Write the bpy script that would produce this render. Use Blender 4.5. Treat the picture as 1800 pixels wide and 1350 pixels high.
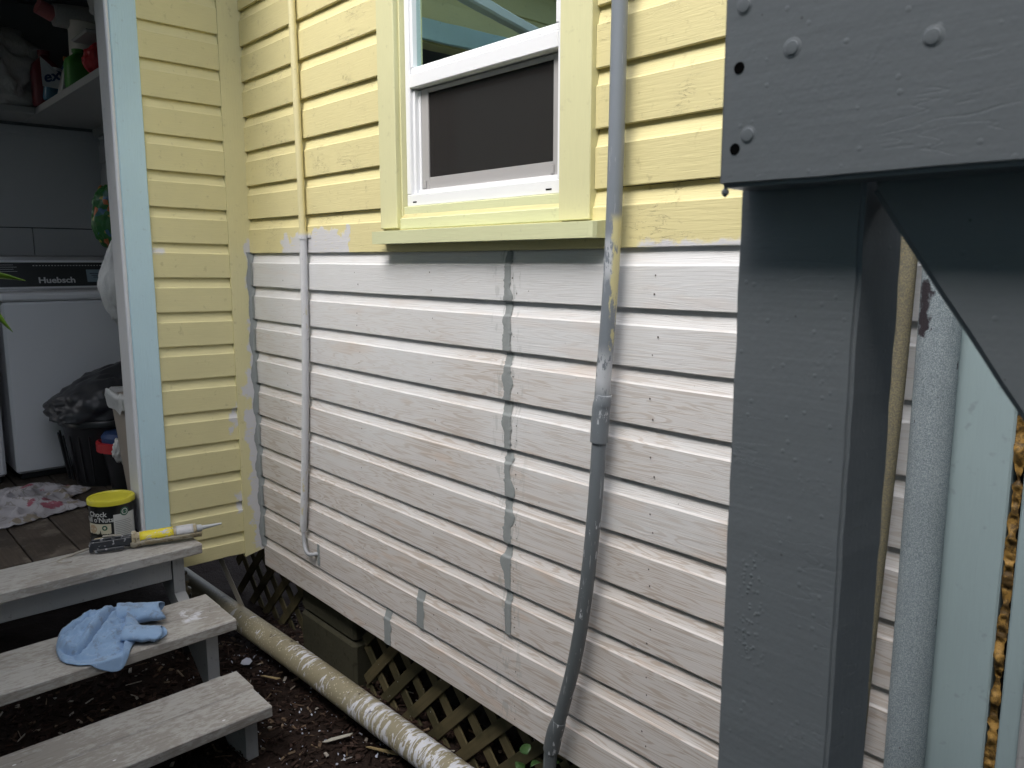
import bpy, bmesh, math, random
from mathutils import Vector, Matrix, noise as mnoise
R = math.radians
random.seed(7)
scn = bpy.context.scene
for o in list(bpy.data.objects): bpy.data.objects.remove(o)

# ------------------------------------------------------------------ camera
F, YAW, PIT = 1397.0, 0.8412, 0.1530
cd = bpy.data.cameras.new('camera'); cam = bpy.data.objects.new('camera', cd)
scn.collection.objects.link(cam); scn.camera = cam
cy_, sy_, cp_, sp_ = math.cos(YAW), math.sin(YAW), math.cos(PIT), math.sin(PIT)
fw = Vector((-sy_*cp_, cy_*cp_, -sp_)); rt = Vector((cy_, sy_, 0)); upv = rt.cross(fw)
cam.matrix_world = Matrix(((rt.x, upv.x, -fw.x, 3.107), (rt.y, upv.y, -fw.y, -1.377), (rt.z, upv.z, -fw.z, -.0318), (0, 0, 0, 1)))
cd.sensor_width = 36; cd.lens = F/1800*36; cd.clip_start = .02; cd.clip_end = 800
cd.dof.use_dof = True; cd.dof.focus_distance = 2.5; cd.dof.aperture_fstop = 16

# ------------------------------------------------------------------ light
SUN_EL, SUN_AZ = 52.0, 12.0      # azimuth measured from -y towards +x
w = bpy.data.worlds.new('World'); scn.world = w; w.use_nodes = True
nt = w.node_tree; bg = nt.nodes['Background']
sky = nt.nodes.new('ShaderNodeTexSky'); sky.sky_type = 'NISHITA'; sky.sun_disc = False
sky.sun_elevation = R(SUN_EL); sky.sun_rotation = R(180-SUN_AZ)
sky.air_density = 1.0; sky.dust_density = 4.0; sky.ozone_density = 1.0
hs = nt.nodes.new('ShaderNodeHueSaturation'); hs.inputs['Saturation'].default_value = .5
nt.links.new(sky.outputs[0], hs.inputs['Color']); nt.links.new(hs.outputs[0], bg.inputs[0])
bg.inputs[1].default_value = .15
sl = bpy.data.lights.new('sun', 'SUN'); sun = bpy.data.objects.new('sun', sl); scn.collection.objects.link(sun)
sl.energy = 1.0; sl.angle = R(34); sl.color = (1, .985, .965)
sd = Vector((math.sin(R(SUN_AZ))*math.cos(R(SUN_EL)), -math.cos(R(SUN_AZ))*math.cos(R(SUN_EL)), math.sin(R(SUN_EL))))
sun.rotation_euler = sd.to_track_quat('Z', 'Y').to_euler()
vs = scn.view_settings; scn.render.engine = 'CYCLES'; scn.cycles.max_bounces = 6; scn.cycles.diffuse_bounces = 4; scn.cycles.glossy_bounces = 3; scn.cycles.transparent_max_bounces = 8
vs.view_transform = 'Standard'; vs.look = 'None'; vs.exposure = 1.2; vs.gamma = 1.0

# ------------------------------------------------------------------ helpers: objects
COL = scn.collection
def link(o, parent=None):
    COL.objects.link(o)
    if parent is not None:
        o.parent = parent
        o.matrix_parent_inverse = parent.matrix_basis.inverted() if parent.parent is None else (parent.parent.matrix_basis @ parent.matrix_parent_inverse @ parent.matrix_basis).inverted()
    return o
def tag(o, label=None, cat=None, group=None, kind=None):
    if label: o['label'] = label
    if cat: o['category'] = cat
    if group: o['group'] = group
    if kind: o['kind'] = kind
    return o
def thing(name, label, cat, loc=(0, 0, 0), group=None):
    o = bpy.data.objects.new(name, None); o.empty_display_size = .05; o.location = loc
    link(o); return tag(o, label, cat, group)
def mk(name, verts, faces, mat, parent=None, smooth=False, sharp=None):
    me = bpy.data.meshes.new(name); me.from_pydata([tuple(v) for v in verts], [], faces); me.update()
    bm = bmesh.new(); bm.from_mesh(me); bmesh.ops.recalc_face_normals(bm, faces=bm.faces); bm.to_mesh(me); bm.free()
    if mat: me.materials.append(mat)
    if smooth:
        me.polygons.foreach_set('use_smooth', [True]*len(me.polygons))
        if sharp: me.set_sharp_from_angle(angle=R(sharp))
    return link(bpy.data.objects.new(name, me), parent)
def frombm(name, bm, mat, parent=None, smooth=False, sharp=None):
    bmesh.ops.recalc_face_normals(bm, faces=bm.faces)
    me = bpy.data.meshes.new(name); bm.to_mesh(me); bm.free()
    if mat: me.materials.append(mat)
    if smooth:
        me.polygons.foreach_set('use_smooth', [True]*len(me.polygons))
        if sharp: me.set_sharp_from_angle(angle=R(sharp))
    return link(bpy.data.objects.new(name, me), parent)
def bmbox(bm, lo, hi, bev=.002, M=None):
    r = bmesh.ops.create_cube(bm, size=1)
    vs_ = r['verts']; c = [(a+b)/2 for a, b in zip(lo, hi)]; s = [max(1e-5, b-a) for a, b in zip(lo, hi)]
    for v in vs_: v.co = Vector((v.co.x*s[0]+c[0], v.co.y*s[1]+c[1], v.co.z*s[2]+c[2]))
    if bev:
        es = list({e for v in vs_ for e in v.link_edges})
        rb = bmesh.ops.bevel(bm, geom=es, offset=min(bev, .45*min(s)), segments=1, affect='EDGES')
        vs_ = list({v for f in rb['faces'] for v in f.verts} | {v for v in vs_ if v.is_valid})
    if M is not None:
        for v in vs_: v.co = M @ v.co
    return vs_
def box(name, lo, hi, mat, parent=None, bev=.002, M=None):
    bm = bmesh.new(); bmbox(bm, lo, hi, bev, M)
    return frombm(name, bm, mat, parent)
def rot(p, axis, deg):
    return Matrix.Translation(p) @ Matrix.Rotation(R(deg), 4, axis) @ Matrix.Translation(-Vector(p))
def tubegeo(pts, rad, seg=16, cap=True, jit=0):
    pts = [Vector(p) for p in pts]; n = len(pts)
    rads = rad if isinstance(rad, (list, tuple)) else [rad]*n
    V, Fc = [], []
    u = None
    for i, p in enumerate(pts):
        d = (pts[min(i+1, n-1)]-pts[max(i-1, 0)]).normalized()
        if u is None:
            u = d.orthogonal().normalized()
        u = (u-d*u.dot(d)).normalized(); v = d.cross(u)
        for k in range(seg):
            a = 2*math.pi*k/seg
            rr = rads[i]*(1+jit*(random.random()-.5))
            V.append(p+u*math.cos(a)*rr+v*math.sin(a)*rr)
    for i in range(n-1):
        for k in range(seg):
            Fc.append((i*seg+k, i*seg+(k+1) % seg, (i+1)*seg+(k+1) % seg, (i+1)*seg+k))
    if cap:
        Fc.append(tuple(range(seg))[::-1]); Fc.append(tuple((n-1)*seg+k for k in range(seg)))
    return V, Fc
def tube(name, pts, rad, mat, parent=None, seg=16, cap=True, jit=0, sharp=40):
    V, Fc = tubegeo(pts, rad, seg, cap, jit)
    return mk(name, V, Fc, mat, parent, True, sharp)
def lathe(name, prof, c, mat, parent=None, seg=32, M=None, sharp=35, sx=1, sy=1):
    V, Fc = [], []; n = len(prof)
    for r, z in prof:
        for k in range(seg):
            a = 2*math.pi*k/seg
            V.append(Vector((r*math.cos(a)*sx, r*math.sin(a)*sy, z)))
    for i in range(n-1):
        for k in range(seg): Fc.append((i*seg+k, i*seg+(k+1) % seg, (i+1)*seg+(k+1) % seg, (i+1)*seg+k))
    if prof[0][0] > 1e-6: Fc.append(tuple(range(seg))[::-1])
    if prof[-1][0] > 1e-6: Fc.append(tuple((n-1)*seg+k for k in range(seg)))
    T = Matrix.Translation(c) @ (M or Matrix())
    return mk(name, [T @ v for v in V], Fc, mat, parent, True, sharp)
def curve_pts(P, n=8):
    # Catmull-Rom through P
    P = [Vector(p) for p in P]; Q = [P[0]*2-P[1]]+P+[P[-1]*2-P[-2]]; out = []
    for i in range(1, len(Q)-2):
        for k in range(n):
            t = k/n; a, b, c, d = Q[i-1:i+3]
            out.append(.5*((2*b)+(c-a)*t+(2*a-5*b+4*c-d)*t*t+(3*b-a-3*c+d)*t**3))
    out.append(P[-1]); return out
def text_geo(s, size, bold=0):
    cu = bpy.data.curves.new('t', 'FONT'); cu.body = s; cu.size = size; cu.align_x = 'LEFT'; cu.offset = bold; cu.resolution_u = 3
    o = bpy.data.objects.new('t', cu); COL.objects.link(o)
    dg = bpy.context.evaluated_depsgraph_get(); dg.update()
    me = bpy.data.meshes.new_from_object(o.evaluated_get(dg))
    V = [v.co.copy() for v in me.vertices]; Fc = [tuple(p.vertices) for p in me.polygons]
    bpy.data.objects.remove(o); bpy.data.curves.remove(cu); bpy.data.meshes.remove(me)
    return V, Fc
def nz(x, y=0, z=0): return mnoise.noise(Vector((x, y, z)))
def fbm(x, y=0, z=0, o=4): return mnoise.fractal(Vector((x, y, z)), 1.0, 2.0, o)

# ------------------------------------------------------------------ helpers: materials
class NT:
    def __init__(s, name):
        s.m = bpy.data.materials.new(name); s.m.use_nodes = True; s.t = s.m.node_tree
        s.b = s.t.nodes['Principled BSDF']; s._c = None; s._w = None; s._r = None
    def n(s, typ, **k):
        nd = s.t.nodes.new(typ)
        for a, v in k.items(): setattr(nd, a, v)
        return nd
    def put(s, sock, v):
        if isinstance(v, bpy.types.NodeSocket): s.t.links.new(v, sock)
        elif isinstance(v, (tuple, list)) and len(v) == 3 and sock.type == 'RGBA': sock.default_value = (*v, 1)
        else: sock.default_value = v
    @property
    def obj(s):
        if not s._c: s._c = s.n('ShaderNodeTexCoord').outputs['Object']
        return s._c
    @property
    def pos(s):
        if not s._w: s._w = s.n('ShaderNodeNewGeometry').outputs['Position']
        return s._w
    @property
    def rnd(s):
        if not s._r: s._r = s.n('ShaderNodeObjectInfo').outputs['Random']
        return s._r
    def xyz(s, v):
        q = s.n('ShaderNodeSeparateXYZ'); s.put(q.inputs[0], v); return q.outputs
    def vec(s, x, y, z):
        q = s.n('ShaderNodeCombineXYZ'); s.put(q.inputs[0], x); s.put(q.inputs[1], y); s.put(q.inputs[2], z); return q.outputs[0]
    def map(s, v, scale=(1, 1, 1), loc=(0, 0, 0), rotz=(0, 0, 0)):
        q = s.n('ShaderNodeMapping'); s.put(q.inputs[0], v); s.put(q.inputs[1], loc); q.inputs[2].default_value = rotz; s.put(q.inputs[3], scale); return q.outputs[0]
    def off(s, v):          # shift a coordinate by the object's random value
        q = s.n('ShaderNodeVectorMath', operation='ADD'); s.put(q.inputs[0], v)
        m = s.math('MULTIPLY', s.rnd, 37.0); s.put(q.inputs[1], s.vec(m, m, m)); return q.outputs[0]
    def noise(s, v, scale=5, detail=4, rough=.55, dist=0):
        q = s.n('ShaderNodeTexNoise'); s.put(q.inputs['Vector'], v); q.inputs['Scale'].default_value = scale
        q.inputs['Detail'].default_value = detail; q.inputs['Roughness'].default_value = rough; q.inputs['Distortion'].default_value = dist
        return q.outputs['Fac']
    def vor(s, v, scale=5, feature='F1', out='Distance', rand=1):
        q = s.n('ShaderNodeTexVoronoi', feature=feature); s.put(q.inputs['Vector'], v); q.inputs['Scale'].default_value = scale
        q.inputs['Randomness'].default_value = rand
        return q.outputs[out]
    def math(s, op, a, b=0.0, c=0.0, clamp=False):
        q = s.n('ShaderNodeMath', operation=op, use_clamp=clamp); s.put(q.inputs[0], a); s.put(q.inputs[1], b); s.put(q.inputs[2], c); return q.outputs[0]
    def ss(s, v, a, b):     # smoothstep a..b -> 0..1 (a may exceed b)
        q = s.n('ShaderNodeMapRange', interpolation_type='SMOOTHSTEP'); s.put(q.inputs[0], v)
        if a <= b: vals = (a, b, 0.0, 1.0)
        else: vals = (b, a, 1.0, 0.0)
        for i, x in enumerate(vals): q.inputs[i+1].default_value = x
        return q.outputs[0]
    def mix(s, f, a, b, mode='MIX'):
        q = s.n('ShaderNodeMix', data_type='RGBA', blend_type=mode); s.put(q.inputs[0], f)
        s.put(q.inputs[6], a); s.put(q.inputs[7], b); return q.outputs[2]
    def mul(s, *a):
        r = a[0]
        for x in a[1:]: r = s.math('MULTIPLY', r, x)
        return r
    def add(s, a, b): return s.math('ADD', a, b)
    def val(s, c, f):       # scale colour brightness by f socket
        q = s.n('ShaderNodeVectorMath', operation='SCALE'); s.put(q.inputs[0], c); s.put(q.inputs['Scale'], f); return q.outputs[0]
    def bump(s, h, strength=.3, dist=.002, prev=None):
        q = s.n('ShaderNodeBump'); q.inputs['Strength'].default_value = strength; q.inputs['Distance'].default_value = dist
        s.put(q.inputs['Height'], h)
        if prev is not None: s.put(q.inputs['Normal'], prev)
        return q.outputs[0]
    def out(s, col, rough=.5, nrm=None, spec=None, metal=None, **kw):
        s.put(s.b.inputs['Base Color'], col); s.put(s.b.inputs['Roughness'], rough)
        if nrm is not None: s.put(s.b.inputs['Normal'], nrm)
        if spec is not None: s.put(s.b.inputs['Specular IOR Level'], spec)
        if metal is not None: s.put(s.b.inputs['Metallic'], metal)
        for k, v in kw.items(): s.put(s.b.inputs[k], v)
        return s.m
def inbox(s, p, x=None, y=None, z=None, soft=.01, wob=None, amp=.04):
    """soft world-space box mask with a wobbling edge"""
    r = None
    for sock, rng in zip(p, (x, y, z)):
        if rng is None: continue
        v = sock
        if wob is not None: v = s.add(sock, s.mul(s.math('SUBTRACT', wob, .5), amp*2))
        m = s.mul(s.ss(v, rng[0], rng[0]+soft), s.ss(v, rng[1], rng[1]-soft))
        r = m if r is None else s.mul(r, m)
    return r

def m_plain(name, col, rough=.5, var=.12, vs_=8, bump=0, bs=60, spec=.5, metal=0, speck=None):
    s = NT(name); n = s.noise(s.off(s.obj), vs_, 5)
    c = s.val(col, s.add(1-var/2, s.mul(n, var)))
    if speck:
        sp = s.ss(s.noise(s.off(s.obj), speck[1], 2), speck[2], speck[2]+.03); c = s.mix(sp, c, speck[0])
    nr = s.bump(s.noise(s.off(s.obj), bs, 3), bump, .002) if bump else None
    return s.out(c, s.add(rough-.06, s.mul(n, .12)), nr, spec, metal)

def m_paint(name, col, axis=0, rough=.5, patches=None, dirt=.12, grain=.5, crack=0.0, primer=(.62, .62, .66), nick=0):
    """brushed paint over sawn wood, grain along axis"""
    s = NT(name); o = s.off(s.obj)
    sc = [60, 60, 60]; sc[axis] = 2.2
    g = s.noise(s.map(o, sc), 3, 3, .6)
    sc2 = [160, 160, 160]; sc2[axis] = 12
    br = s.noise(s.map(o, sc2), 2, 1)
    lo = s.noise(o, 3.2, 3, .6); hi = s.noise(o, 40, 2, .7)
    c = s.val(col, s.add(.90, s.mul(lo, .16)))
    c = s.val(c, s.add(.965, s.mul(br, .07)))
    d = s.mul(s.ss(hi, .62, .78), dirt*2.5); c = s.mix(d, c, (col[0]*.45, col[1]*.42, col[2]*.4))
    st = s.mul(s.ss(g, .62, .8), dirt); c = s.mix(st, c, (col[0]*.6, col[1]*.56, col[2]*.5))
    h = s.add(s.mul(g, .7), s.mul(br, .5))
    p = s.xyz(s.pos)
    if crack:
        cw = s.noise(s.map(o, (6, 30, 30) if axis == 0 else (30, 6, 30)), 1.6, 6, .62, 1.4)
        ln = s.math('ABSOLUTE', s.math('SUBTRACT', cw, .5)); lm = s.mul(s.ss(ln, .010, .003), s.ss(s.noise(o, 5, 3), .56, .66))
        lm = s.mul(lm, crack); c = s.mix(s.mul(lm, .7), c, (col[0]*.35, col[1]*.3, col[2]*.3)); h = s.math('SUBTRACT', h, s.mul(lm, 2.0))
    nkm = None
    if nick:
        nk = s.ss(s.vor(o, 16, 'F1'), .035, .02); nkm = s.mul(nk, s.ss(s.noise(o, 7, 2), .57, .62)); c = s.mix(s.mul(nkm, nick), c, (.12, .1, .06))
    if patches:
        wob = s.noise(s.pos, 16, 5, .65); fine = s.noise(s.map(s.pos, (14, 14, 90)), 2, 3)
        tot = None
        for kw, amp in patches:
            m = inbox(s, p, soft=.012, wob=wob, amp=amp, **kw); tot = m if tot is None else s.math('MAXIMUM', tot, m)
        tot = s.mul(tot, s.ss(fine, .22, .42)); c = s.mix(s.mul(tot, .93), c, primer); h = s.add(h, s.mul(tot, .5))
    nr = s.bump(h, grain, .0016)
    return s.out(c, s.add(rough-.08, s.mul(lo, .2)), nr, .4)

# ------------------------------------------------------------------ materials
YEL = (.71, .635, .335)
M_yel = m_paint('yellow_paint', YEL, 0, .5, crack=1.0, nick=.6, dirt=.15, patches=[
    (dict(x=(.38, .80), z=(-.05, .080)), .085), (dict(x=(.28, .52), z=(-.05, .045)), .09), (dict(x=(1.99, 2.75), z=(-.05, .014)), .034)])
M_yelA = m_paint('yellow_paint_porch', (.70, .64, .355), 1, .5, nick=.6, dirt=.12, grain=.4, patches=[
    (dict(y=(-.128, -.09), z=(-.70, -.60)), .07), (dict(y=(-.128, -.09), z=(-1.06, -.95)), .06), (dict(y=(-.40, -.34), z=(-.01, .02)), .02)])
M_trimA = m_paint('yellow_paint_trim', (.70, .645, .365), 2, .5, nick=.3, dirt=.12, grain=.35, patches=[
    (dict(y=(-.040, .3), z=(-.52, .06)), .06), (dict(y=(-.070, .3), z=(-1.10, -.46)), .07), (dict(y=(-.056, .3), z=(-1.4, -.95)), .09)])
M_cas = m_paint('lime_yellow_paint', (.66, .64, .375), 2, .48, nick=.5, dirt=.08, grain=.35)
M_casx = m_paint('lime_yellow_sill_paint', (.64, .655, .40), 0, .45, nick=.5, dirt=.1, grain=.35)
M_blue = m_paint('pale_blue_paint', (.52, .71, .79), 2, .5, nick=.8, dirt=.1, grain=.35)
M_blue2 = m_paint('pale_blue_panel_paint', (.285, .365, .385), 2, .55, nick=.5, dirt=.14, grain=.3)
M_whitetrim = m_paint('grey_white_paint', (.55, .56, .57), 2, .5, nick=.3, dirt=.12)
def m_primer():
    s = NT('white_primer_on_wood'); o = s.off(s.obj); p = s.xyz(s.pos)
    sv = s.map(o, (1.1, 22, 22))
    ring = s.noise(sv, 1.9, 2, .55, 1.2)
    w1 = s.math('SINE', s.mul(ring, 46.0)); w1 = s.ss(w1, .1, .95)
    fine = s.noise(s.map(o, (5, 190, 190)), 2, 1); lo = s.noise(o, 2.1, 3, .6)
    thin = s.mul(s.ss(s.add(s.mul(p[2], -.75), s.mul(lo, 1.25)), .60, 1.40), 1.0)     # coat thinner on the lower boards
    base = s.mix(lo, (.635, .638, .645), (.705, .708, .712))
    c = s.mix(s.mul(thin, .68), base, (.57, .52, .485))
    c = s.mix(s.mul(w1, s.add(.08, s.mul(thin, .62))), c, (.42, .345, .285))
    c = s.val(c, s.add(.94, s.mul(fine, .12)))
    # tan bleed at the lips of the boards and around knots
    kn = s.vor(s.map(o, (2.2, 8, 8)), 1.0); km = s.mul(s.ss(kn, .13, .05), .25); c = s.mix(km, c, (.48, .36, .27))
    bl = s.mul(s.ss(s.noise(s.map(o, (1.5, 30, 8)), 2, 3), .60, .72), s.add(.14, s.mul(thin, .32))); c = s.mix(bl, c, (.60, .46, .36))
    # caulk smears around the butt joint
    dj = s.math('ABSOLUTE', s.math('SUBTRACT', p[0], 1.572))
    sm = s.mul(s.ss(s.noise(s.map(s.pos, (45, 1, 13)), 1, 3, .7), .54, .60), s.ss(dj, .10, .015)); c = s.mix(s.mul(sm, .42), c, (.30, .32, .31))
    # brush scuffs
    scf = s.mul(s.ss(s.noise(s.map(s.pos, (9, 1, 60)), 1.3, 3, .7), .63, .72), .30); c = s.mix(scf, c, (.42, .42, .43))
    dots = s.mul(s.ss(s.vor(s.pos, 21), .045, .03), s.ss(s.noise(s.pos, 3, 2), .55, .6)); c = s.mix(s.mul(dots, .75), c, (.2, .19, .18))
    h = s.add(s.mul(fine, .8), s.mul(w1, .25))
    nr = s.bump(h, .4, .0012)
    return s.out(c, .52, nr, .4)
M_prim = m_primer()
M_caulk = m_plain('grey_caulk', (.255, .275, .275), .65, .25, 20, .5, 70)
M_vinyl = m_plain('white_vinyl', (.80, .81, .83), .35, .05, 3, .05, 30)
M_scrframe = m_plain('grey_screen_frame', (.36, .35, .345), .45, .1, 10)
M_dark = m_plain('dark_gap', (.012, .012, .012), .8, .2, 5)
M_room = m_plain('dim_room_paint', (.20, .20, .20), .8, .2, 2)
M_curt = m_plain('curtain_cloth', (.55, .62, .68), .9, .3, 9)
def m_glass(name, tint, refl, rough=.02, base=.12):
    s = NT(name); t = s.t; s.t.nodes.remove(s.b)
    out = [n for n in t.nodes if n.type == 'OUTPUT_MATERIAL'][0]
    tr = s.n('ShaderNodeBsdfTransparent'); tr.inputs[0].default_value = (*tint, 1)
    gl = s.n('ShaderNodeBsdfGlossy'); gl.inputs['Roughness'].default_value = rough; gl.inputs[0].default_value = (.74, .97, .94, 1)
    s.put(gl.inputs['Normal'], s.bump(s.noise(s.pos, 3, 2), .06, .01))
    fr = s.n('ShaderNodeLayerWeight'); fr.inputs[0].default_value = refl
    mx = s.n('ShaderNodeMixShader'); s.put(mx.inputs[0], s.math('ADD', s.mul(fr.outputs['Fresnel'], .6), base, clamp=True)); s.put(mx.inputs[1], tr.outputs[0]); s.put(mx.inputs[2], gl.outputs[0])
    s.put(out.inputs[0], mx.outputs[0]); return s.m
M_glass = m_glass('window_glass', (.35, .47, .45), .62, .012, .48)
M_glass2 = m_glass('inner_window_glass', (.6, .68, .68), .5, .02, .25)
def m_screen():
    s = NT('insect_screen_mesh'); t = s.t; s.t.nodes.remove(s.b)
    out = [n for n in t.nodes if n.type == 'OUTPUT_MATERIAL'][0]
    tr = s.n('ShaderNodeBsdfTransparent'); df = s.n('ShaderNodeBsdfDiffuse'); df.inputs[0].default_value = (.034, .032, .031, 1)
    mx = s.n('ShaderNodeMixShader'); s.put(mx.inputs[0], s.add(.66, s.mul(s.noise(s.pos, 4, 2), .12))); s.put(mx.inputs[1], tr.outputs[0]); s.put(mx.inputs[2], df.outputs[0])
    s.put(out.inputs[0], mx.outputs[0]); return s.m
M_screen = m_screen()
def m_pvc():
    s = NT('grey_pipe_plastic'); p = s.xyz(s.pos); o = s.obj
    lo = s.noise(s.pos, 4, 3)
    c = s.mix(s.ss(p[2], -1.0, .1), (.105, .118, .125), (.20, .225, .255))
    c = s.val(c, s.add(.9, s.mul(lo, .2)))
    wob = s.noise(s.map(s.pos, (30, 30, 9)), 1.2, 6, .7)
    m1 = s.mul(s.ss(wob, .47, .50), s.math('MAXIMUM', inbox(s, p, z=(-.10, .03), soft=.05, wob=lo, amp=.05), inbox(s, p, z=(-.345, -.21), soft=.05, wob=lo, amp=.05)))
    m2 = s.mul(s.ss(wob, .61, .63), inbox(s, p, z=(-1.4, -.30), soft=.06))
    c = s.mix(s.math('MAXIMUM', m1, m2), c, (.48, .50, .53))
    # strip of old yellow paint on the side away from the window
    e = s.math('SUBTRACT', p[0], s.add(1.960, s.mul(p[2], .012)))
    ym = s.mul(s.ss(s.add(e, s.mul(s.math('SUBTRACT', wob, .5), .05)), .006, .010), inbox(s, p, z=(-.25, .07), soft=.03, wob=lo, amp=.03))
    c = s.mix(ym, c, (.56, .51, .27))
    sc = s.ss(s.noise(s.map(s.pos, (90, 90, 8)), 1.5, 3), .66, .69); c = s.mix(s.mul(sc, .5), c, (.42, .44, .46))
    return s.out(c, .38, s.bump(wob, .15, .002), .5)
M_pvc = m_pvc()
def m_conduit():
    s = NT('painted_conduit'); p = s.xyz(s.pos); lo = s.noise(s.map(s.pos, (20, 20, 5)), 1.5, 5, .7)
    top = s.ss(p[2], .055, .07)
    c = s.mix(top, (.60, .605, .62), (.68, .615, .35))
    ch = s.mul(s.ss(lo, .60, .63), s.ss(p[2], -.1, -.3)); c = s.mix(ch, c, (.55, .5, .33))
    g = s.ss(s.noise(s.pos, 60, 3), .66, .70); c = s.mix(s.mul(g, .5), c, (.28, .28, .28))
    return s.out(c, .5, s.bump(s.noise(s.pos, 90, 3), .25, .001), .4)
M_cond = m_conduit()
def m_waste():
    s = NT('tan_pipe_with_paint_drips'); p = s.xyz(s.pos); o = s.obj
    lo = s.noise(s.pos, 6, 4); 
    c = s.mix(lo, (.225, .197, .13), (.30, .268, .18))
    x = p[0]; zz = p[2]; yy = p[1]
    run = s.noise(s.map(s.pos, (55, 13, 13)), 1.0, 4, .65, .8); zone = s.noise(s.map(s.pos, (7, 3, 3)), 1, 3)
    drip = s.mul(s.ss(s.add(run, s.mul(s.math('SUBTRACT', zone, .5), .55)), .60, .63), s.ss(x, -.05, .1))
    drip2 = s.mul(s.ss(s.add(run, s.mul(zone, .2)), .60, .64), s.ss(x, .85, 1.25)); drip = s.math('MAXIMUM', drip, drip2)
    c = s.mix(drip, c, (.62, .63, .68))
    spk = s.mul(s.ss(s.vor(s.pos, 85), .26, .16), s.ss(s.noise(s.pos, 9, 3), .38, .52)); c = s.mix(s.mul(spk, .8), c, (.60, .56, .42))
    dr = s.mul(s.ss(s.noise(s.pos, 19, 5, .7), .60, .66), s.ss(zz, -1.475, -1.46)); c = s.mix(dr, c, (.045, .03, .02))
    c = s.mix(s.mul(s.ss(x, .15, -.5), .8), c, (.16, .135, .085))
    return s.out(c, .5, s.bump(s.add(drip, s.mul(lo, .3)), .3, .0015), .45)
M_waste = m_waste()
def m_tread():
    s = NT('worn_grey_step_paint'); o = s.off(s.obj)
    lo = s.noise(o, 3, 5, .65); hi = s.noise(o, 28, 5, .7); g = s.noise(s.map(o, (70, 2.5, 70)), 2.5, 4)
    c = s.mix(lo, (.37, .36, .342), (.475, .465, .447))
    hi2 = s.noise(s.map(o, (1, .4, 1)), 75, 3, .75); d = s.ss(s.add(s.mul(lo, .55), s.mul(hi2, .55)), .47, .62); c = s.mix(s.mul(d, .52), c, (.19, .163, .135))
    gr = s.ss(g, .54, .68); c = s.mix(s.mul(gr, .5), c, (.20, .17, .14))
    nx = s.xyz(s.n('ShaderNodeNewGeometry').outputs['Normal'])
    dk = s.mul(s.ss(s.vor(o, 30), .09, .05), s.ss(s.noise(o, 6, 2), .54, .6)); c = s.mix(s.mul(dk, .85), c, (.04, .035, .03))
    wt = s.mul(s.ss(s.vor(s.map(o, (1, .6, 1)), 19), .07, .05), s.ss(s.noise(o, 4, 2), .5, .58)); c = s.mix(wt, c, (.72, .72, .74))
    p = s.xyz(s.pos); wob = s.noise(s.pos, 30, 5, .7)
    sp = s.mul(inbox(s, p, x=(.38, .50), y=(-.52, -.42), z=(-1.25, -1.2), soft=.02, wob=s.noise(s.pos, 14, 3), amp=.04), s.ss(wob, .46, .52)); c = s.mix(sp, c, (.66, .67, .72))
    h = s.add(s.mul(g, .6), s.mul(hi, .5))
    return s.out(c, .62, s.bump(h, .45, .002), .3)
M_tread = m_tread()
M_string = m_paint('grey_stringer_paint', (.33, .335, .34), 2, .6, dirt=.3, nick=.6)
def m_post():
    s = NT('dark_grey_gloss_paint'); o = s.pos; p = s.xyz(s.pos)
    lo = s.noise(o, 6, 4); c = s.mix(lo, (.18, .197, .212), (.22, .238, .254))
    gr = s.noise(s.off(s.obj), 60, 2); fine = s.noise(o, 240, 1, .6)
    bl = s.ss(s.vor(o, 260), .45, .1)
    wob = s.noise(o, 22, 3)
    zone = s.math('MAXIMUM', inbox(s, p, x=(2.797, 2.828), y=(-.9, -.86), z=(-.335, -.235), soft=.02, wob=wob, amp=.012), s.mul(s.ss(s.noise(o, 15, 3), .60, .72), .15))
    spot = s.ss(s.vor(s.off(s.obj), 75), .14, .06)
    ridg = s.noise(s.map(o, (120, 120, 9)), 1, 2)
    ck = s.math('ABSOLUTE', s.math('SUBTRACT', s.noise(s.map(o, (14, 14, 95)), 1, 1, .5, .6), .5)); ckm = s.mul(s.ss(ck, .012, .004), s.ss(s.noise(o, 13, 0), .60, .66))
    brush = s.noise(s.map(o, (9, 9, 150)), 1, 2)
    h = s.add(s.add(s.mul(gr, .35), s.add(s.mul(ridg, .2), s.mul(brush, .3))), s.add(s.mul(fine, .16), s.mul(spot, .22)))
    h = s.math('SUBTRACT', s.add(h, s.mul(s.mul(bl, zone), .9)), s.mul(ckm, .10))
    nr = s.bump(h, .55, .0016)
    dk = s.mul(s.ss(s.vor(s.off(s.obj), 45), .05, .03), .5); c = s.mix(dk, c, (.02, .02, .02))
    return s.out(c, s.add(.27, s.mul(lo, .18)), nr, .5)
M_post = m_post()
M_hole = m_plain('screw_hole_black', (.003, .003, .003), .9, .1, spec=.05)
def m_plank():
    s = NT('bare_weathered_plank'); o = s.off(s.obj)
    g = s.noise(s.map(o, (2.5, 55, 55)), 2.5, 5, .65, .5); lo = s.noise(o, 4, 4)
    c = s.mix(g, (.022, .017, .013), (.115, .092, .072)); c = s.mix(s.mul(s.ss(s.noise(o, 7, 4, .7), .52, .66), .7), c, (.15, .128, .105)); c = s.mix(s.mul(s.ss(lo, .55, .42), .5), c, (.025, .02, .016))
    sp = s.mul(s.ss(s.vor(o, 36), .07, .04), s.ss(s.noise(o, 5, 2), .55, .6)); c = s.mix(s.mul(sp, .7), c, (.45, .44, .4))
    return s.out(c, .75, s.bump(g, .6, .003), .25)
M_plank = m_plank()
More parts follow.
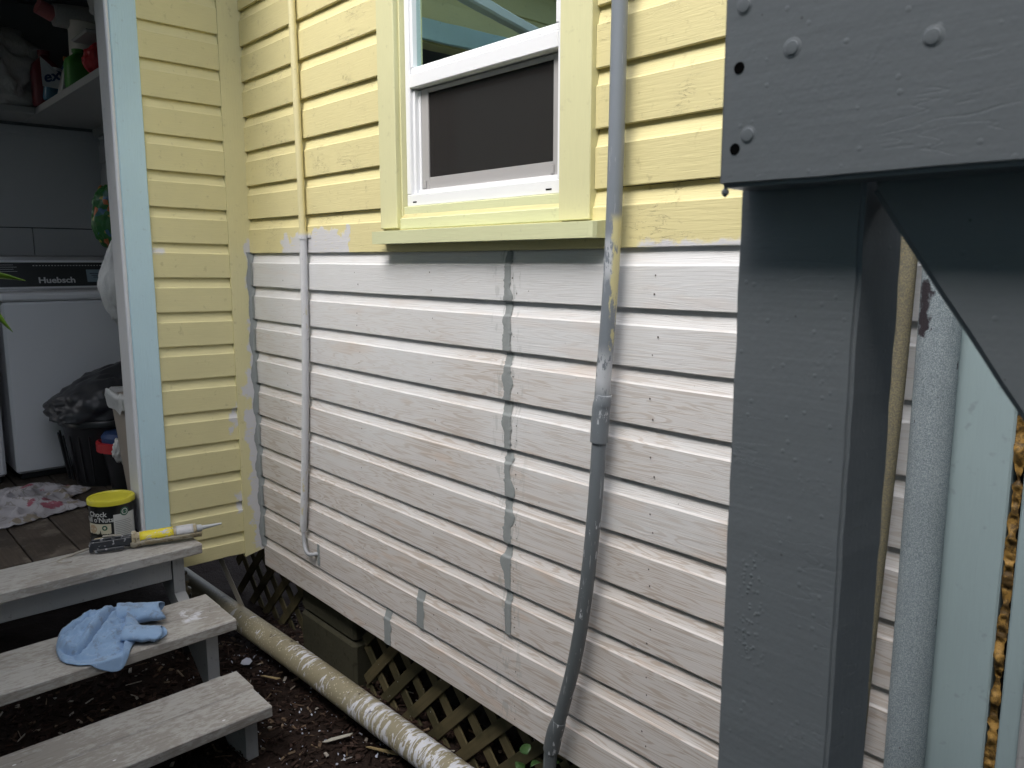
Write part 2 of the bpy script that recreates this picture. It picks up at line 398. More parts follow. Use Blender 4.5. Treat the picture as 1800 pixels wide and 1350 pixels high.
def m_lat():
    s = NT('mossy_lattice_wood'); o = s.off(s.obj)
    g = s.noise(s.map(o, (3, 60, 60)), 2, 5, .6); lo = s.noise(o, 5, 4)
    c = s.mix(g, (.07, .056, .03), (.165, .137, .07)); c = s.mix(s.mul(s.ss(lo, .45, .62), .75), c, (.045, .043, .022))
    sp = s.ss(s.vor(o, 40), .10, .07); c = s.mix(s.mul(sp, s.mul(s.ss(s.noise(o, 6, 2), .55, .6), .8)), c, (.5, .5, .48))
    return s.out(c, .75, s.bump(g, .5, .002), .25)
M_lat = m_lat()
def m_conc():
    s = NT('mossy_concrete'); o = s.off(s.obj); lo = s.noise(o, 5, 5, .65); hi = s.noise(o, 40, 4)
    c = s.mix(lo, (.03, .03, .02), (.08, .075, .05)); c = s.mix(s.mul(s.ss(hi, .55, .7), .7), c, (.03, .03, .018))
    sp = s.mul(s.ss(s.vor(o, 30), .06, .04), s.ss(s.noise(o, 6, 2), .52, .6)); c = s.mix(sp, c, (.5, .5, .47))
    return s.out(c, .9, s.bump(s.add(lo, hi), .6, .004), .2)
M_conc = m_conc()
def m_soil():
    s = NT('dark_mulch_soil'); o = s.pos; lo = s.noise(o, 4, 5, .7); hi = s.noise(o, 45, 5, .75)
    c = s.mix(hi, (.010, .007, .0055), (.046, .030, .024)); c = s.mix(s.mul(s.ss(lo, .5, .7), .5), c, (.042, .027, .021))
    sp = s.mul(s.ss(s.vor(o, 60), .10, .06), s.ss(s.noise(o, 8, 2), .58, .64)); c = s.mix(sp, c, (.42, .4, .38))
    return s.out(c, .9, s.bump(s.add(lo, hi), .9, .012), .15)
M_soil = m_soil()
def m_chip():
    s = NT('bark_chips'); r = s.n('ShaderNodeNewGeometry').outputs['Random Per Island']
    q = s.n('ShaderNodeValToRGB'); s.put(q.inputs[0], r); cr = q.color_ramp
    cr.elements[0].color = (.018, .010, .007, 1); cr.elements[1].position = .9; cr.elements[1].color = (.072, .045, .035, 1)
    for ps, cc in ((.45, (.028, .017, .013, 1)), (.75, (.048, .028, .022, 1)), (.965, (.20, .14, .09, 1)), (.985, (.40, .37, .33, 1))):
        e = cr.elements.new(ps); e.color = cc
    return s.out(s.val(q.outputs[0], s.add(.7, s.mul(s.noise(s.pos, 120, 3), .6))), .85, s.bump(s.noise(s.pos, 150, 3), .5, .002), .2)
M_chip = m_chip()
M_enamel = m_plain('white_enamel', (.76, .765, .78), .32, .08, 3)
M_metal = m_plain('brushed_grey_metal', (.42, .42, .42), .38, .15, 20, metal=.7)
M_console = m_plain('console_black', (.018, .022, .022), .35, .2, 6)
M_silver = m_plain('silver_letters', (.55, .56, .56), .4, .05)
M_sticker = m_plain('blue_grey_sticker', (.20, .27, .31), .5, .15, 12)
M_ink = m_plain('dark_print', (.03, .035, .05), .6, .1)
M_panel = m_plain('grey_wall_panel', (.47, .475, .485), .6, .15, 2, .1, 40)
M_ceil = m_plain('dark_grey_ceiling', (.20, .205, .21), .7, .15, 3)
M_shelf = m_plain('grey_shelf_board', (.36, .36, .35), .6, .2, 5, .15, 40)
M_black = m_plain('black_plastic', (.014, .015, .017), .33, .3, 8)
M_red = m_plain('red_plastic', (.42, .025, .03), .38, .15, 8)
M_bluepl = m_plain('dark_blue_plastic', (.025, .055, .15), .4, .15, 8)
M_beige = m_plain('beige_plastic', (.33, .285, .235), .5, .18, 5, .1, 30)
M_bagblk = m_plain('black_garbage_cloth', (.035, .036, .040), .42, .25, 7, .25, 40)
M_cup = m_plain('cream_plastic', (.56, .54, .49), .45, .1, 6)
M_orange = m_plain('orange_plastic', (.5, .16, .03), .45, .1)
M_pink = m_plain('pink_plastic', (.42, .13, .13), .45, .1)
M_green = m_plain('green_plastic', (.05, .22, .03), .45, .2, 9)
M_maroon = m_plain('maroon_plastic', (.16, .02, .025), .4, .15, 9)
M_bottle = m_plain('clear_blue_bottle', (.06, .16, .24), .25, .4, 9)
M_paper = m_plain('pale_label', (.50, .52, .56), .6, .1)
def m_film(name, col, a=.5):
    s = NT(name); n = s.noise(s.obj, 14, 5, .65, 1.5); wr = s.noise(s.map(s.obj, (14, 14, 5)), 2.5, 5, .7, 2)
    return s.out(s.val(col, s.add(.85, s.mul(n, .3))), .28, s.bump(wr, .7, .006), .5, **{'Subsurface Weight': 0.0, 'Transmission Weight': 0.0, 'Alpha': 1.0})
M_film = m_film('white_plastic_film', (.58, .59, .58))
M_film2 = m_film('dull_plastic_film', (.5, .49, .475))
def m_gain():
    s = NT('green_printed_bag'); o = s.obj; n = s.noise(o, 30, 2); v = s.vor(o, 45, 'F1', 'Color')
    c = s.mix(n, (.012, .075, .02), (.035, .16, .035)); hv = s.xyz(v)[0]
    c = s.mix(s.ss(hv, .86, .88), c, (.40, .12, .04)); c = s.mix(s.ss(hv, .10, .08), c, (.05, .12, .20))
    c = s.mix(s.ss(s.xyz(v)[1], .90, .92), c, (.3, .26, .06))
    return s.out(c, .35, s.bump(s.noise(o, 25, 4), .5, .005))
M_gain = m_gain()
def m_rag():
    s = NT('blue_cotton_rag'); o = s.obj; lo = s.noise(o, 9, 5, .6); hi = s.noise(o, 70, 4, .7)
    c = s.mix(lo, (.20, .315, .50), (.29, .42, .61)); st = s.ss(s.noise(o, 22, 5, .7), .54, .64)
    c = s.mix(s.mul(st, .55), c, (.16, .19, .24)); c = s.mix(s.mul(s.ss(hi, .56, .75), .35), c, (.50, .58, .68))
    wv = s.noise(s.map(o, (400, 400, 400)), 2, 2)
    return s.out(c, .9, s.bump(s.add(s.mul(wv, .5), s.noise(o, 30, 4)), .35, .002), .1, **{'Sheen Weight': .2})
M_rag = m_rag()
def m_floral():
    s = NT('floral_cotton'); o = s.obj
    base = s.mix(s.noise(o, 6, 4), (.30, .28, .28), (.50, .485, .51))
    v = s.vor(s.map(o, (1, 1, .3)), 13, 'F1'); cc = s.xyz(s.vor(s.map(o, (1, 1, .3)), 13, 'F1', 'Color'))
    pet = s.noise(o, 55, 3, .5, .8)
    ring = s.mul(s.ss(s.add(v, s.mul(s.math('SUBTRACT', pet, .5), .35)), .46, .40), s.ss(v, .08, .14))
    c = s.mix(s.mul(ring, s.ss(cc[0], .66, .68)), base, (.30, .10, .13))
    c = s.mix(s.mul(ring, s.ss(cc[0], .28, .26)), c, (.27, .23, .18))
    ln = s.ss(s.math('ABSOLUTE', s.math('SUBTRACT', s.noise(o, 13, 2, .5, 1), .5)), .022, .012); c = s.mix(s.mul(ln, .6), c, (.22, .20, .17))
    return s.out(c, .9, s.bump(s.noise(o, 40, 4), .3, .003), .1)
M_floral = m_floral()
M_leaf = m_plain('fresh_leaf', (.17, .30, .025), .45, .4, 20, .3, 40)
M_leafd = m_plain('dark_leaf', (.03, .075, .018), .4, .5, 30, .3, 60)
M_stem = m_plain('green_stem', (.08, .13, .03), .6, .2)
M_tin = m_plain('black_label', (.008, .009, .009), .3, .2)
M_lid = m_plain('yellow_lid', (.55, .50, .035), .42, .3, 16, .15, 60)
M_cream = m_plain('cream_print', (.55, .52, .40), .45, .1)
M_wprint = m_plain('white_print', (.52, .53, .52), .45, .06)
M_gprint = m_plain('green_print', (.02, .10, .06), .45, .1)
M_biscuit = m_plain('tan_print', (.42, .31, .20), .45, .3, 60)
def m_gunbar():
    s = NT('caulk_smeared_tube'); o = s.pos; n = s.noise(s.map(o, (20, 8, 20)), 1.5, 5, .7)
    c = s.mix(s.ss(n, .48, .56), (.34, .29, .19), (.46, .42, .34)); c = s.mix(s.ss(s.noise(o, 40, 4), .60, .66), c, (.18, .15, .10))
    return s.out(c, .6, s.bump(n, .5, .003), .3)
M_gunbar = m_gunbar()
def m_yellab():
    s = NT('yellow_cartridge_label'); o = s.pos; n = s.noise(s.map(o, (30, 12, 30)), 1.5, 5, .7)
    c = s.mix(s.ss(n, .53, .57), (.72, .60, .03), (.52, .52, .54)); c = s.mix(s.ss(s.noise(o, 60, 4), .62, .68), c, (.2, .18, .1))
    return s.out(c, .45, s.bump(n, .3, .002))
M_yellab = m_yellab()
M_wire = m_plain('dirty_steel_rod', (.30, .28, .24), .6, .4, 40)
M_brass = m_plain('tarnished_brass', (.14, .12, .08), .5, .4, 30, .3, 60, metal=.5)
def m_rough(name, c1, c2, sc, chip, worn=None):
    s = NT(name); o = s.pos; p = s.xyz(o)
    n = s.noise(o, sc, 4, .75); lo = s.noise(o, 8, 4)
    c = s.mix(s.ss(n, .42, .60), c1, c2); c = s.val(c, s.add(.85, s.mul(lo, .3)))
    ch = s.ss(s.noise(s.map(o, (45, 45, 18)), 1.3, 4, .6), chip, chip+.012)
    if worn: ch = s.math('MAXIMUM', ch, inbox(s, p, soft=.006, wob=s.noise(o, 60, 4), amp=.016, **worn)); c = s.mix(ch, c, (.035, .028, .035))
    return s.out(c, .6, s.bump(s.math('SUBTRACT', n, s.mul(ch, .6)), .8, .003), .3)
M_bluepipe = m_rough('speckled_blue_metal_paint', (.18, .225, .25), (.38, .43, .455), 520, .69, dict(x=(2.598, 2.622), z=(-.150, -.060)))
M_yelpipe = m_rough('flaking_yellow_pipe', (.15, .14, .11), (.27, .235, .135), 420, .66)
M_foam = m_rough('amber_spray_foam', (.08, .048, .016), (.30, .175, .045), 55, .70)
M_nwall = m_paint('teal_siding_paint', (.20, .30, .30), 0, .6)
M_nfas = m_plain('blue_fascia_paint', (.34, .46, .56), .5, .1)
M_nsof = m_plain('olive_soffit_paint', (.42, .43, .36), .7, .2, 6)
M_nroof = m_plain('grey_roof_sheet', (.22, .25, .26), .5, .2, 5)

# ------------------------------------------------------------------ ground
GZ = -1.62
def gheight(x, y):
    d = math.hypot(x-.9, y+.5)
    return GZ + (.022*fbm(x*3, y*3)+.014*fbm(x*11, y*11, 3))*max(0, 1-d/6)
V, Fc = [], []; xs = [-300, -60, -15, -6]+[-4+i*.06 for i in range(134)]+[6, 15, 60, 300]
ys = [-300, -60, -15, -6]+[-3.5+i*.06 for i in range(110)]+[5, 15, 60, 300]
for yy in ys:
    for xx in xs: V.append((xx, yy, gheight(xx, yy)))
for j in range(len(ys)-1):
    for i in range(len(xs)-1):
        a = j*len(xs)+i; Fc.append((a, a+1, a+1+len(xs), a+len(xs)))
tag(mk('ground', V, Fc, M_soil, None, True), kind='structure', label='dark brown mulched soil under the house and steps')
# bark mulch
V, Fc = [], []
rn = random.Random(3)
for i in range(9000):
    x = rn.uniform(-.2, 2.4); y = rn.uniform(-1.5, .9) if rn.random() < .3 else rn.uniform(-1.0, .25)
    if rn.random() < .35: L, W, T = rn.uniform(.02, .06), rn.uniform(.003, .007), rn.uniform(.003, .006)
    else: L, W, T = rn.uniform(.008, .032), rn.uniform(.006, .016), rn.uniform(.002, .007)
    M = Matrix.Translation((x, y, gheight(x, y)+rn.uniform(.001, .014))) @ Matrix.Rotation(rn.uniform(0, 6.28), 4, 'Z') @ Matrix.Rotation(rn.gauss(0, .3), 4, 'X') @ Matrix.Rotation(rn.gauss(0, .25), 4, 'Y')
    b = len(V); k = rn.uniform(.4, 1); k2 = rn.uniform(.4, 1)
    for q in ((-1, -k, -1), (1, -k2, -1), (.9, k, -1), (-.8, k2, -1), (-.9, -k2, 1), (.8, -k, 1), (1, k2, 1), (-1, k, 1)):
        V.append(M @ Vector((q[0]*L/2, q[1]*W/2, q[2]*T/2)))
    for f in ((0, 3, 2, 1), (4, 5, 6, 7), (0, 1, 5, 4), (1, 2, 6, 5), (2, 3, 7, 6), (3, 0, 4, 7)): Fc.append(tuple(b+t for t in f))
me = bpy.data.meshes.new('bark_mulch'); me.from_pydata(V, [], Fc); me.materials.append(M_chip)
tag(link(bpy.data.objects.new('bark_mulch', me)), 'dark red brown bark mulch covering the soil', 'mulch', kind='stuff')

# ------------------------------------------------------------------ main house wall (plane y = 0, facing -y)
PB = .13
def sag(x): return -.0035*math.sin(math.pi*max(0, min(1, x/2.7)))
def board(name, x0, x1, z0, mat, parent, axis='x', seed=0, h=PB, lift=0., jag=0., tilt=None, face=.0185, zlow=None):
    """one drop-siding board: flat face, sharp lip, recessed neck under the next board"""
    rr = random.Random(seed); n = max(2, int((x1-x0)/.07)); V, Fc = [], []
    jy = rr.uniform(-.0007, .0007)+lift; jz = rr.uniform(-.0012, .0012); tw = rr.uniform(-.0012, .0012)
    zb = z0+.0008 if zlow is None else zlow
    prof = [(.006, zb+.001), (face-.0015, zb), (face, zb+.002), (face, z0+h*.705), (face-.0012, z0+h*.717), (.0150, z0+h*.730), (.0142, z0+h*.740), (.0052, z0+h*1.02), (.0, z0+h*1.02)]
    m = len(prof)
    for i in range(n+1):
        t = i/n; x = x0+(x1-x0)*t
        for k, (d, z) in enumerate(prof):
            wob = .0009*nz(x*5, z0*31, seed*.37)
            d2 = d+jy+tw*(t-.5)+wob+.0004*nz(x*40, z*60, seed)
            z2 = z+jz+.0012*nz(x*2.2, seed*1.7)
            if k in (0, 1, 2): z2 += .0008*nz(x*28, seed*3.1)+jag*max(0, nz(x*37, seed))
            if axis == 'x': V.append((x, -d2, z2+sag(x)))
            else: V.append((d2, x, z2+tilt*x))
    for i in range(n):
        for k in range(m-1): Fc.append((i*m+k, i*m+k+1, (i+1)*m+k+1, (i+1)*m+k))
    Fc.append(tuple(range(m))); Fc.append(tuple(n*m+k for k in range(m))[::-1])
    return mk(name, V, Fc, mat, parent, True, 25)

house = thing('house_wall', 'clapboard house wall, yellow above and freshly primed white boards below, with a window', 'wall', (1.3, 0, -1.3))
XR = 2.60
sd_ = 1
for k in range(1, 10):                        # yellow boards left and right of the window
    z0 = k*PB
    if k <= 7 or True:
        board('siding_board', .012, .998, z0, M_yel, house, seed=sd_); sd_ += 1
        board('siding_board', 1.915, XR, z0, M_yel, house, seed=sd_); sd_ += 1
        board('siding_board', 1.862, 1.908, z0, M_yel, house, seed=sd_, lift=-.0045); sd_ += 1
board('siding_board', .012, XR, 0, M_yel, house, seed=sd_); sd_ += 1
joints = {}
for k in range(-1, -11, -1):
    xj = 1.572 if k >= -8 else (1.158 if k == -9 else .965)
    joints[k] = xj
    zl = k*PB
    for a, b in ((.022, xj-.003), (xj+.003, XR)):
        o = board('siding_board', a, b, zl, M_prim, house, seed=sd_); sd_ += 1
        if k == -1 and a < .1: tag(o, 'white primed board just below the yellow paint')
# caulk over the butt joints
def caulk_strip(name, pts, parent, seed, wfun):
    """ragged ribbon following pts = [(x, y_front, z)] downwards, width along x"""
    V, Fc = [], []; n = len(pts)
    for i, (x, y, z) in enumerate(pts):
        wl, wr = wfun(i, z)
        for dx, dy in ((-wl, .0), (-wl*.6, -.0016), (0, -.0022), (wr*.6, -.0016), (wr, 0)): V.append((x+dx, y+dy, z))
    for i in range(n-1):
        for k in range(4): Fc.append((i*5+k, i*5+k+1, (i+1)*5+k+1, (i+1)*5+k))
    return mk(name, V, Fc, M_caulk, parent, True)
for k, xj in joints.items():
    z0 = k*PB; P = []; ztop = z0+PB-.003; N = 46
    for i in range(N+1):
        z = ztop-(PB-.006)*i/N; t = (z-z0)/PB
        d = .0195 if t < .705 else (.0195-(t-.705)/.035*.0043 if t < .74 else .0152-(t-.74)*.032)
        P.append((xj, -(d+.0008), z+sag(xj)))
    base = .0135 if k > -9 else .020
    def wf(i, z, s=k, b=base):
        sp = .030*max(0, nz(z*21+5, s*2.1)-.12)+.012*max(0, nz(z*120, s*1.1)-.2)
        sp2 = .030*max(0, nz(z*19+9, s*5.3)-.14)+.012*max(0, nz(z*110, s*3.1)-.2)
        return (b+.004*nz(z*25, s*3.3)+.002*nz(z*210, s)+sp, b*.85+.004*nz(z*25+7, s*1.3)+.002*nz(z*190, s*2)+sp2)
    caulk_strip('caulk_joint', P, house, k, wf)
# backing, floor and room behind the window
box('wall_core', (-.02, .0, -1.29), (1.09, .10, 1.35), M_dark, house, 0)
box('wall_core', (1.78, .0, -1.29), (3.4, .10, 1.35), M_dark, house, 0)
box('wall_core', (1.09, .0, -1.29), (1.78, .10, .10), M_dark, house, 0)
box('wall_core', (1.09, .0, 1.0), (1.78, .10, 1.35), M_dark, house, 0)
box('floor_deck', (-.1, .101, -1.28), (3.4, 2.6, -1.2), M_conc, house, 0)
box('foundation_shade_wall', (-.6, 2.4, -1.75), (3.6, 2.6, -1.28), M_conc, house, 0)  # added out of view to keep far daylight out of the crawlspace
bm = bmesh.new()
for lo, hi in (((.2, 2.4, -.9), (2.8, 2.45, 1.4)), ((.2, .101, -.9), (.25, 2.4, 1.4)), ((2.75, .101, -.9), (2.8, 2.4, 1.4)), ((.25, .101, 1.35), (2.75, 2.4, 1.4)), ((.25, .101, -.95), (2.75, 2.4, -.9))):
    bmbox(bm, lo, hi, 0)
frombm('room_interior', bm, M_room, house)
V, Fc = [], []
for i in range(41):
    x = 1.10+.58*i/40; y = .30+.022*math.sin(i*1.35)+.01*math.sin(i*.55)
    V += [(x, y, .12), (x, y, 1.1)]
    if i: Fc.append((2*i-2, 2*i-1, 2*i+1, 2*i))
# a strip of curtain at the right of the room
V2 = [(v[0]*.30+.98, v[1]+.12, v[2]) for v in V]
mk('curtain', V2, Fc, M_curt, house, True)
# window: casings, sill, frame, sashes, pane, screen
box('window_casing', (1.0, -.030, .066), (1.089, .0, 1.02), M_cas, house, .002)
box('window_casing', (1.763, -.030, .062), (1.861, .0, 1.02), M_cas, house, .002)
box('window_casing', (1.0, -.030, 1.021), (1.861, .0, 1.11), M_casx, house, .002)
box('window_jamb', (1.0895, -.0135, .10), (1.097, .03, 1.02), M_cas, house, .001)
bm = bmesh.new()
sp = [(1.010, 0), (1.010, -.066), (1.013, -.070), (1.895, -.070), (1.905, -.066), (1.909, -.056), (1.909, 0)]
V = [(x, y, z - (0.006 if y < -.05 and z > .05 else 0)) for z in (.020, .062) for x, y in sp]; n = len(sp)
mk('window_sill', V, [tuple(range(n))[::-1], tuple(range(n, 2*n))]+[(i, (i+1) % n, (i+1) % n+n, i+n) for i in range(n)], M_casx, house)
box('sub_sill', (1.090, -.020, .0625), (1.7625, .0, .094), M_casx, house, .002)
box('sub_sill', (1.0975, -.010, .0945), (1.7625, .005, .128), M_casx, house, .002)
FX0, FX1, FZ0, FZ1, FY = 1.098, 1.747, .129, 1.0, .002
bm = bmesh.new()
bmbox(bm, (FX0, FY, FZ0), (FX1, FY+.07, FZ0+.034), .002); bmbox(bm, (FX0, FY, FZ1-.03), (FX1, FY+.07, FZ1), .002)
bmbox(bm, (FX0, FY, FZ0+.0342), (FX0+.022, FY+.07, FZ1-.0302), .002); bmbox(bm, (FX1-.022, FY, FZ0+.0342), (FX1, FY+.07, FZ1-.0302), .002)
win = frombm('window', bm, M_vinyl, house)
tag(win, 'white vinyl single-hung window with an insect screen in its lower half')
bm = bmesh.new()      # inner tracks of the lower opening
bmbox(bm, (FX0+.0222, FY+.010, FZ0+.0344), (FX0+.034, FY+.07, .455), .001); bmbox(bm, (FX0+.0342, FY+.022, FZ0+.0344), (FX0+.044, FY+.07, .455), .001)
bmbox(bm, (FX0+.0444, FY+.012, FZ0+.0344), (FX1-.0222, FY+.07, FZ0+.046), .001)
frombm('track', bm, M_vinyl, win)
bm = bmesh.new()      # fixed upper sash with meeting rail
zr = .462
bmbox(bm, (FX0+.0225, FY-.001, zr), (FX1-.0225, FY+.045, zr+.038), .002); bmbox(bm, (FX0+.0225, FY+.004, zr+.0382), (FX1-.0225, FY+.045, zr+.056), .003)
bmbox(bm, (FX0+.0225, FY+.004, zr+.0562), (FX0+.034, FY+.045, FZ1-.0304), .002); bmbox(bm, (FX1-.034, FY+.004, zr+.0562), (FX1-.0225, FY+.045, FZ1-.0304), .002)
frombm('sash', bm, M_vinyl, win)
box('pane', (FX0+.030, FY+.020, zr+.050), (FX1-.030, FY+.024, FZ1-.02), M_glass, win, 0)
box('pane', (FX0+.05, FY+.062, FZ0+.03), (FX1-.03, FY+.066, zr+.02), M_glass2, win, 0)
bm = bmesh.new(); sx0, sx1, sz0, sz1 = FX0+.0448, FX1-.026, FZ0+.0464, zr-.004
bmbox(bm, (sx0, FY+.024, sz0), (sx0+.034, FY+.034, sz1), .001); bmbox(bm, (sx1-.034, FY+.024, sz0), (sx1, FY+.034, sz1), .001)
bmbox(bm, (sx0+.0342, FY+.0245, sz0), (sx1-.0342, FY+.034, sz0+.034), .001); bmbox(bm, (sx0+.0342, FY+.0245, sz1-.012), (sx1-.0342, FY+.034, sz1), .001)
bmbox(bm, (sx0+.006, FY+.020, sz0+.004), (sx0+.022, FY+.0238, sz0+.026), .001); bmbox(bm, (sx1-.040, FY+.020, sz0+.004), (sx1-.028, FY+.0238, sz0+.026), .001)
frombm('screen_frame', bm, M_scrframe, win)
box('insect_screen', (sx0+.03, FY+.028, sz0+.03), (sx1-.03, FY+.029, sz1-.008), M_screen, win, 0)
box('weep_slot', (1.128, FY-.0006, .1385), (1.146, FY+.004, .1425), M_hole, win, 0)
box('weep_slot', (1.688, FY-.0006, .1385), (1.708, FY+.004, .1425), M_hole, win, 0)
# nail heads in the primed boards
bm = bmesh.new(); rn = random.Random(5)
for k in range(-1, -11, -1):
    for xn in (.30, .83, 1.24, 1.60, 2.05, 2.36):
        for dz in (.026, .066) if rn.random() < .75 else (.04,):
            x = xn+rn.uniform(-.012, .012); z = k*PB+dz+rn.uniform(-.006, .006)+sag(x)
            r = bmesh.ops.create_circle(bm, cap_ends=True, radius=rn.uniform(.0016, .0026), segments=7)
            bmesh.ops.transform(bm, matrix=Matrix.Translation((x, -.0202, z)) @ Matrix.Rotation(R(90), 4, 'X'), verts=r['verts'])
tag(frombm('nail_heads', bm, m_plain('set_nails', (.10, .09, .085), .7), house), kind='stuff')

# ------------------------------------------------------------------ porch wall (plane x = 0, facing +x)
porch = thing('porch_wall', 'short yellow clapboard return wall with pale blue door frame', 'wall', (0, -.25, -1.24))
ZA, PA, TA = .0311, .1297, -.0173
for k in range(-10, 9):
    z0 = ZA+k*PA
    board('siding_board', -.389, -.1012, z0, M_yelA, porch, 'y', seed=200+k, h=PA, tilt=TA, jag=.008 if k == -10 else 0, zlow=-1.232 if k == -10 else None)
V, Fc = [], []                              # corner board with its chipped lower end
cb = [(-.101, 1.25), (-.004, 1.25), (-.004, -1.18), (-.007, -1.205), (-.022, -1.226), (-.05, -1.232), (-.101, -1.243)]
n = len(cb)
for x in (.0, .0225): V += [(x, y, z) for y, z in cb]
mk('corner_board', V, [tuple(range(n)), tuple(range(n, 2*n))[::-1]]+[(i, i+n, (i+1) % n+n, (i+1) % n) for i in range(n)], M_trimA, porch)
# grey caulk bead in the corner
V, Fc = [], []; N = 260
for i in range(N+1):
    z = .004-1.215*i/N; t = ((z/PB) % 1)
    wl = .014+.006*nz(z*11, 3)+.003*nz(z*60, 1)+.004*math.sin(t*6.28); dep = .0195 if t < .71 else .0155-(t-.71)*.03
    for x, y in ((.0232, -.020-wl), (.0258, -.018-wl*.5), (.0285, -.0215), (.034+.003*nz(z*40, 9), -dep-.003), (.043+.006*nz(z*19, 5), -dep-.0012)): V.append((x, y, z))
for i in range(N):
    for k in range(4): Fc.append((i*5+k, i*5+k+1, (i+1)*5+k+1, (i+1)*5+k))
mk('caulk_bead', V, Fc, M_caulk, porch, True)
box('wall_core', (-.10, -.478, -1.06), (-.0, -.021, 1.25), M_panel, porch, 0)
box('wall_core', (-.10, -.30, -1.22), (-.004, -.021, -1.061), M_dark, porch, 0)
# door frame: pale blue face, white stop, grey jamb
box('door_casing', (.0, -.482, -1.058), (.026, -.3905, 1.045), M_blue, porch, .003)
box('door_jamb', (-.10, -.492, -1.058), (.018, -.4825, .954), M_whitetrim, porch, .002)
V, Fc = tubegeo([(.019, -.489, -1.055), (.019, -.489, .954)], .0075, 10)
mk('door_stop', V, Fc, m_plain('white_gloss_bead', (.66, .68, .72), .35, .1), porch, True, 40)
box('head_casing', (.0265, -2.45, .955), (.050, -.3905, 1.045), M_blue, porch, .003)
box('header', (-.10, -2.45, .955), (.0, -.4925, 1.325), M_yelA, porch, 0)
for k in range(3):
    box('siding_board', (.0, -2.45, 1.047+k*.125), (.020, -.3905, 1.047+k*.125+.092), M_yelA, porch, .003); box('siding_board', (.0, -2.45, 1.140+k*.125), (.009, -.3905, 1.1715+k*.125), M_yelA, porch, 0)
# far end of the wide porch opening
box('porch_post', (-.10, -2.45, -1.058), (.018, -2.36, .954), M_whitetrim, porch, .002)

# ------------------------------------------------------------------ porch floor, laundry room shell
fl = box('porch_floor', (-1.95, -2.4, -1.12), (.0, -.02, -1.0845), M_dark, None, 0)
tag(fl, 'dark weathered plank floor of the laundry porch', kind='structure')
y = -2.38; i = 0
while y < -.03:
    wd = .152 + random.uniform(-.002, .002); y1 = min(y+wd, -.025)
    if y1-y > .02:
        V = box('plank', (-1.94, y+.003, -1.084), (.030 if y1 < -.48 else -.101, y1-.003, -1.06+random.uniform(-.0015, .0015)), M_plank, fl, .003)
    y += wd; i += 1
room = thing('laundry_room', 'dim grey laundry room shell behind the door frame', 'room', (-1.95, -1.0, -1.06))
def wallpan(lo, hi, m=M_panel): return box('wall_panel', lo, hi, m, room, .002)
wallpan((-1.97, -2.4, -1.06), (-1.95, -.382, .148)); wallpan((-1.97, -.378, -1.06), (-1.95, .0, .148)); wallpan((-1.97, -2.4, .153), (-1.95, .0, .690))
wallpan((-1.97, -2.4, .695), (-1.95, .0, 1.32), M_ceil)
box('backing', (-2.0, -2.45, -1.06), (-1.971, .0, 1.33), M_dark, room, 0)  # added behind the panels to stop sky light leaking through the seams
box('batten', (-1.949, -.60, .640), (-1.935, -.004, .689), M_panel, room, .002)
for k in range(-8, 11):                      # old siding on the right-hand wall of the room
    z0 = k*PB
    box('siding_board', (-1.948, -.016, z0+.001), (-.101, .0, z0+.097), M_panel, room, .003)
    box('siding_board', (-1.948, -.006, z0+.0975), (-.101, .0, z0+.1305), M_panel, room, 0)
box('backing', (-1.97, .0005, -1.1), (-.02, .03, 1.35), M_dark, room, 0)
box('ceiling', (-1.99, -2.6, 1.325), (.0, -.02, 1.37), M_ceil, room, 0)
box('shade_skirt', (-1.99, -2.6, -1.7), (-1.95, .0, -1.12), M_conc, room, 0)  # out of view, added so the space under the porch stays dark
# ------------------------------------------------------------------ porch roof (seen only in the window glass)
pr = thing('porch_roof', 'sloping porch roof with pale blue fascia reflected in the window glass', 'roof', (-.4, -1.6, 1.4))
box('roof_sheet', (-2.3, -3.2, 1.62), (.36, -.10, 1.66), M_nroof, pr, 0)
box('soffit', (-.0, -3.2, 1.43), (.30, -.10, 1.45), M_nsof, pr, 0)
box('fascia', (.302, -3.2, 1.41), (.327, -.10, 1.60), M_nfas, pr, .003)
box('gutter', (.328, -3.2, 1.50), (.40, -.10, 1.58), M_vinyl, pr, .01)
gm = Matrix.Translation((.25, -1.25, 1.027)) @ Matrix.Rotation(R(10.9), 4, 'X')
box('sloping_gutter', (-.03, -.95, -.024), (.03, .95, .024), m_plain('pale_gutter_paint', (.55, .60, .62), .4, .1), pr, .008, gm)
for k in range(5): box('soffit_batten', (.001, -3.0+k*.6, 1.424), (.30, -2.96+k*.6, 1.4295), M_nsof, pr, .001)
# ------------------------------------------------------------------ neighbouring house (out of view; placed and sized to shade the wall)
nb = thing('neighbour_house', 'teal clapboard neighbour house out of view, placed and sized to shade the wall', 'house', (0, -3.25, GZ))
V, Fc = [], []; n = 0
for k in range(29):
    z0 = GZ+k*.15; V += [(-1.2, -3.25, z0), (6, -3.25, z0), (6, -3.265, z0+.15), (-1.2, -3.265, z0+.15)]; Fc.append((n, n+1, n+2, n+3)); n += 4
    if k: Fc.append((n-6, n-5, n-3, n-4))
mk('wall', V, Fc, M_nwall, nb)
box('core', (-1.2, -6.2, GZ), (6, -3.28, GZ+4.30), M_nwall, nb, 0)
box('soffit', (-1.45, -3.27, GZ+4.15), (6.3, -2.80, GZ+4.19), M_nsof, nb, 0)
box('fascia', (-1.45, -2.80, GZ+4.10), (6.3, -2.77, GZ+4.28), M_nfas, nb, .003)
mk('roof', [(-1.45, -2.78, GZ+4.29), (6.3, -2.78, GZ+4.29), (6.3, -5, GZ+5.30), (-1.45, -5, GZ+5.30), (6.3, -7, GZ+4.30), (-1.45, -7, GZ+4.30)], [(0, 1, 2, 3), (3, 2, 4, 5)], M_nroof, nb)
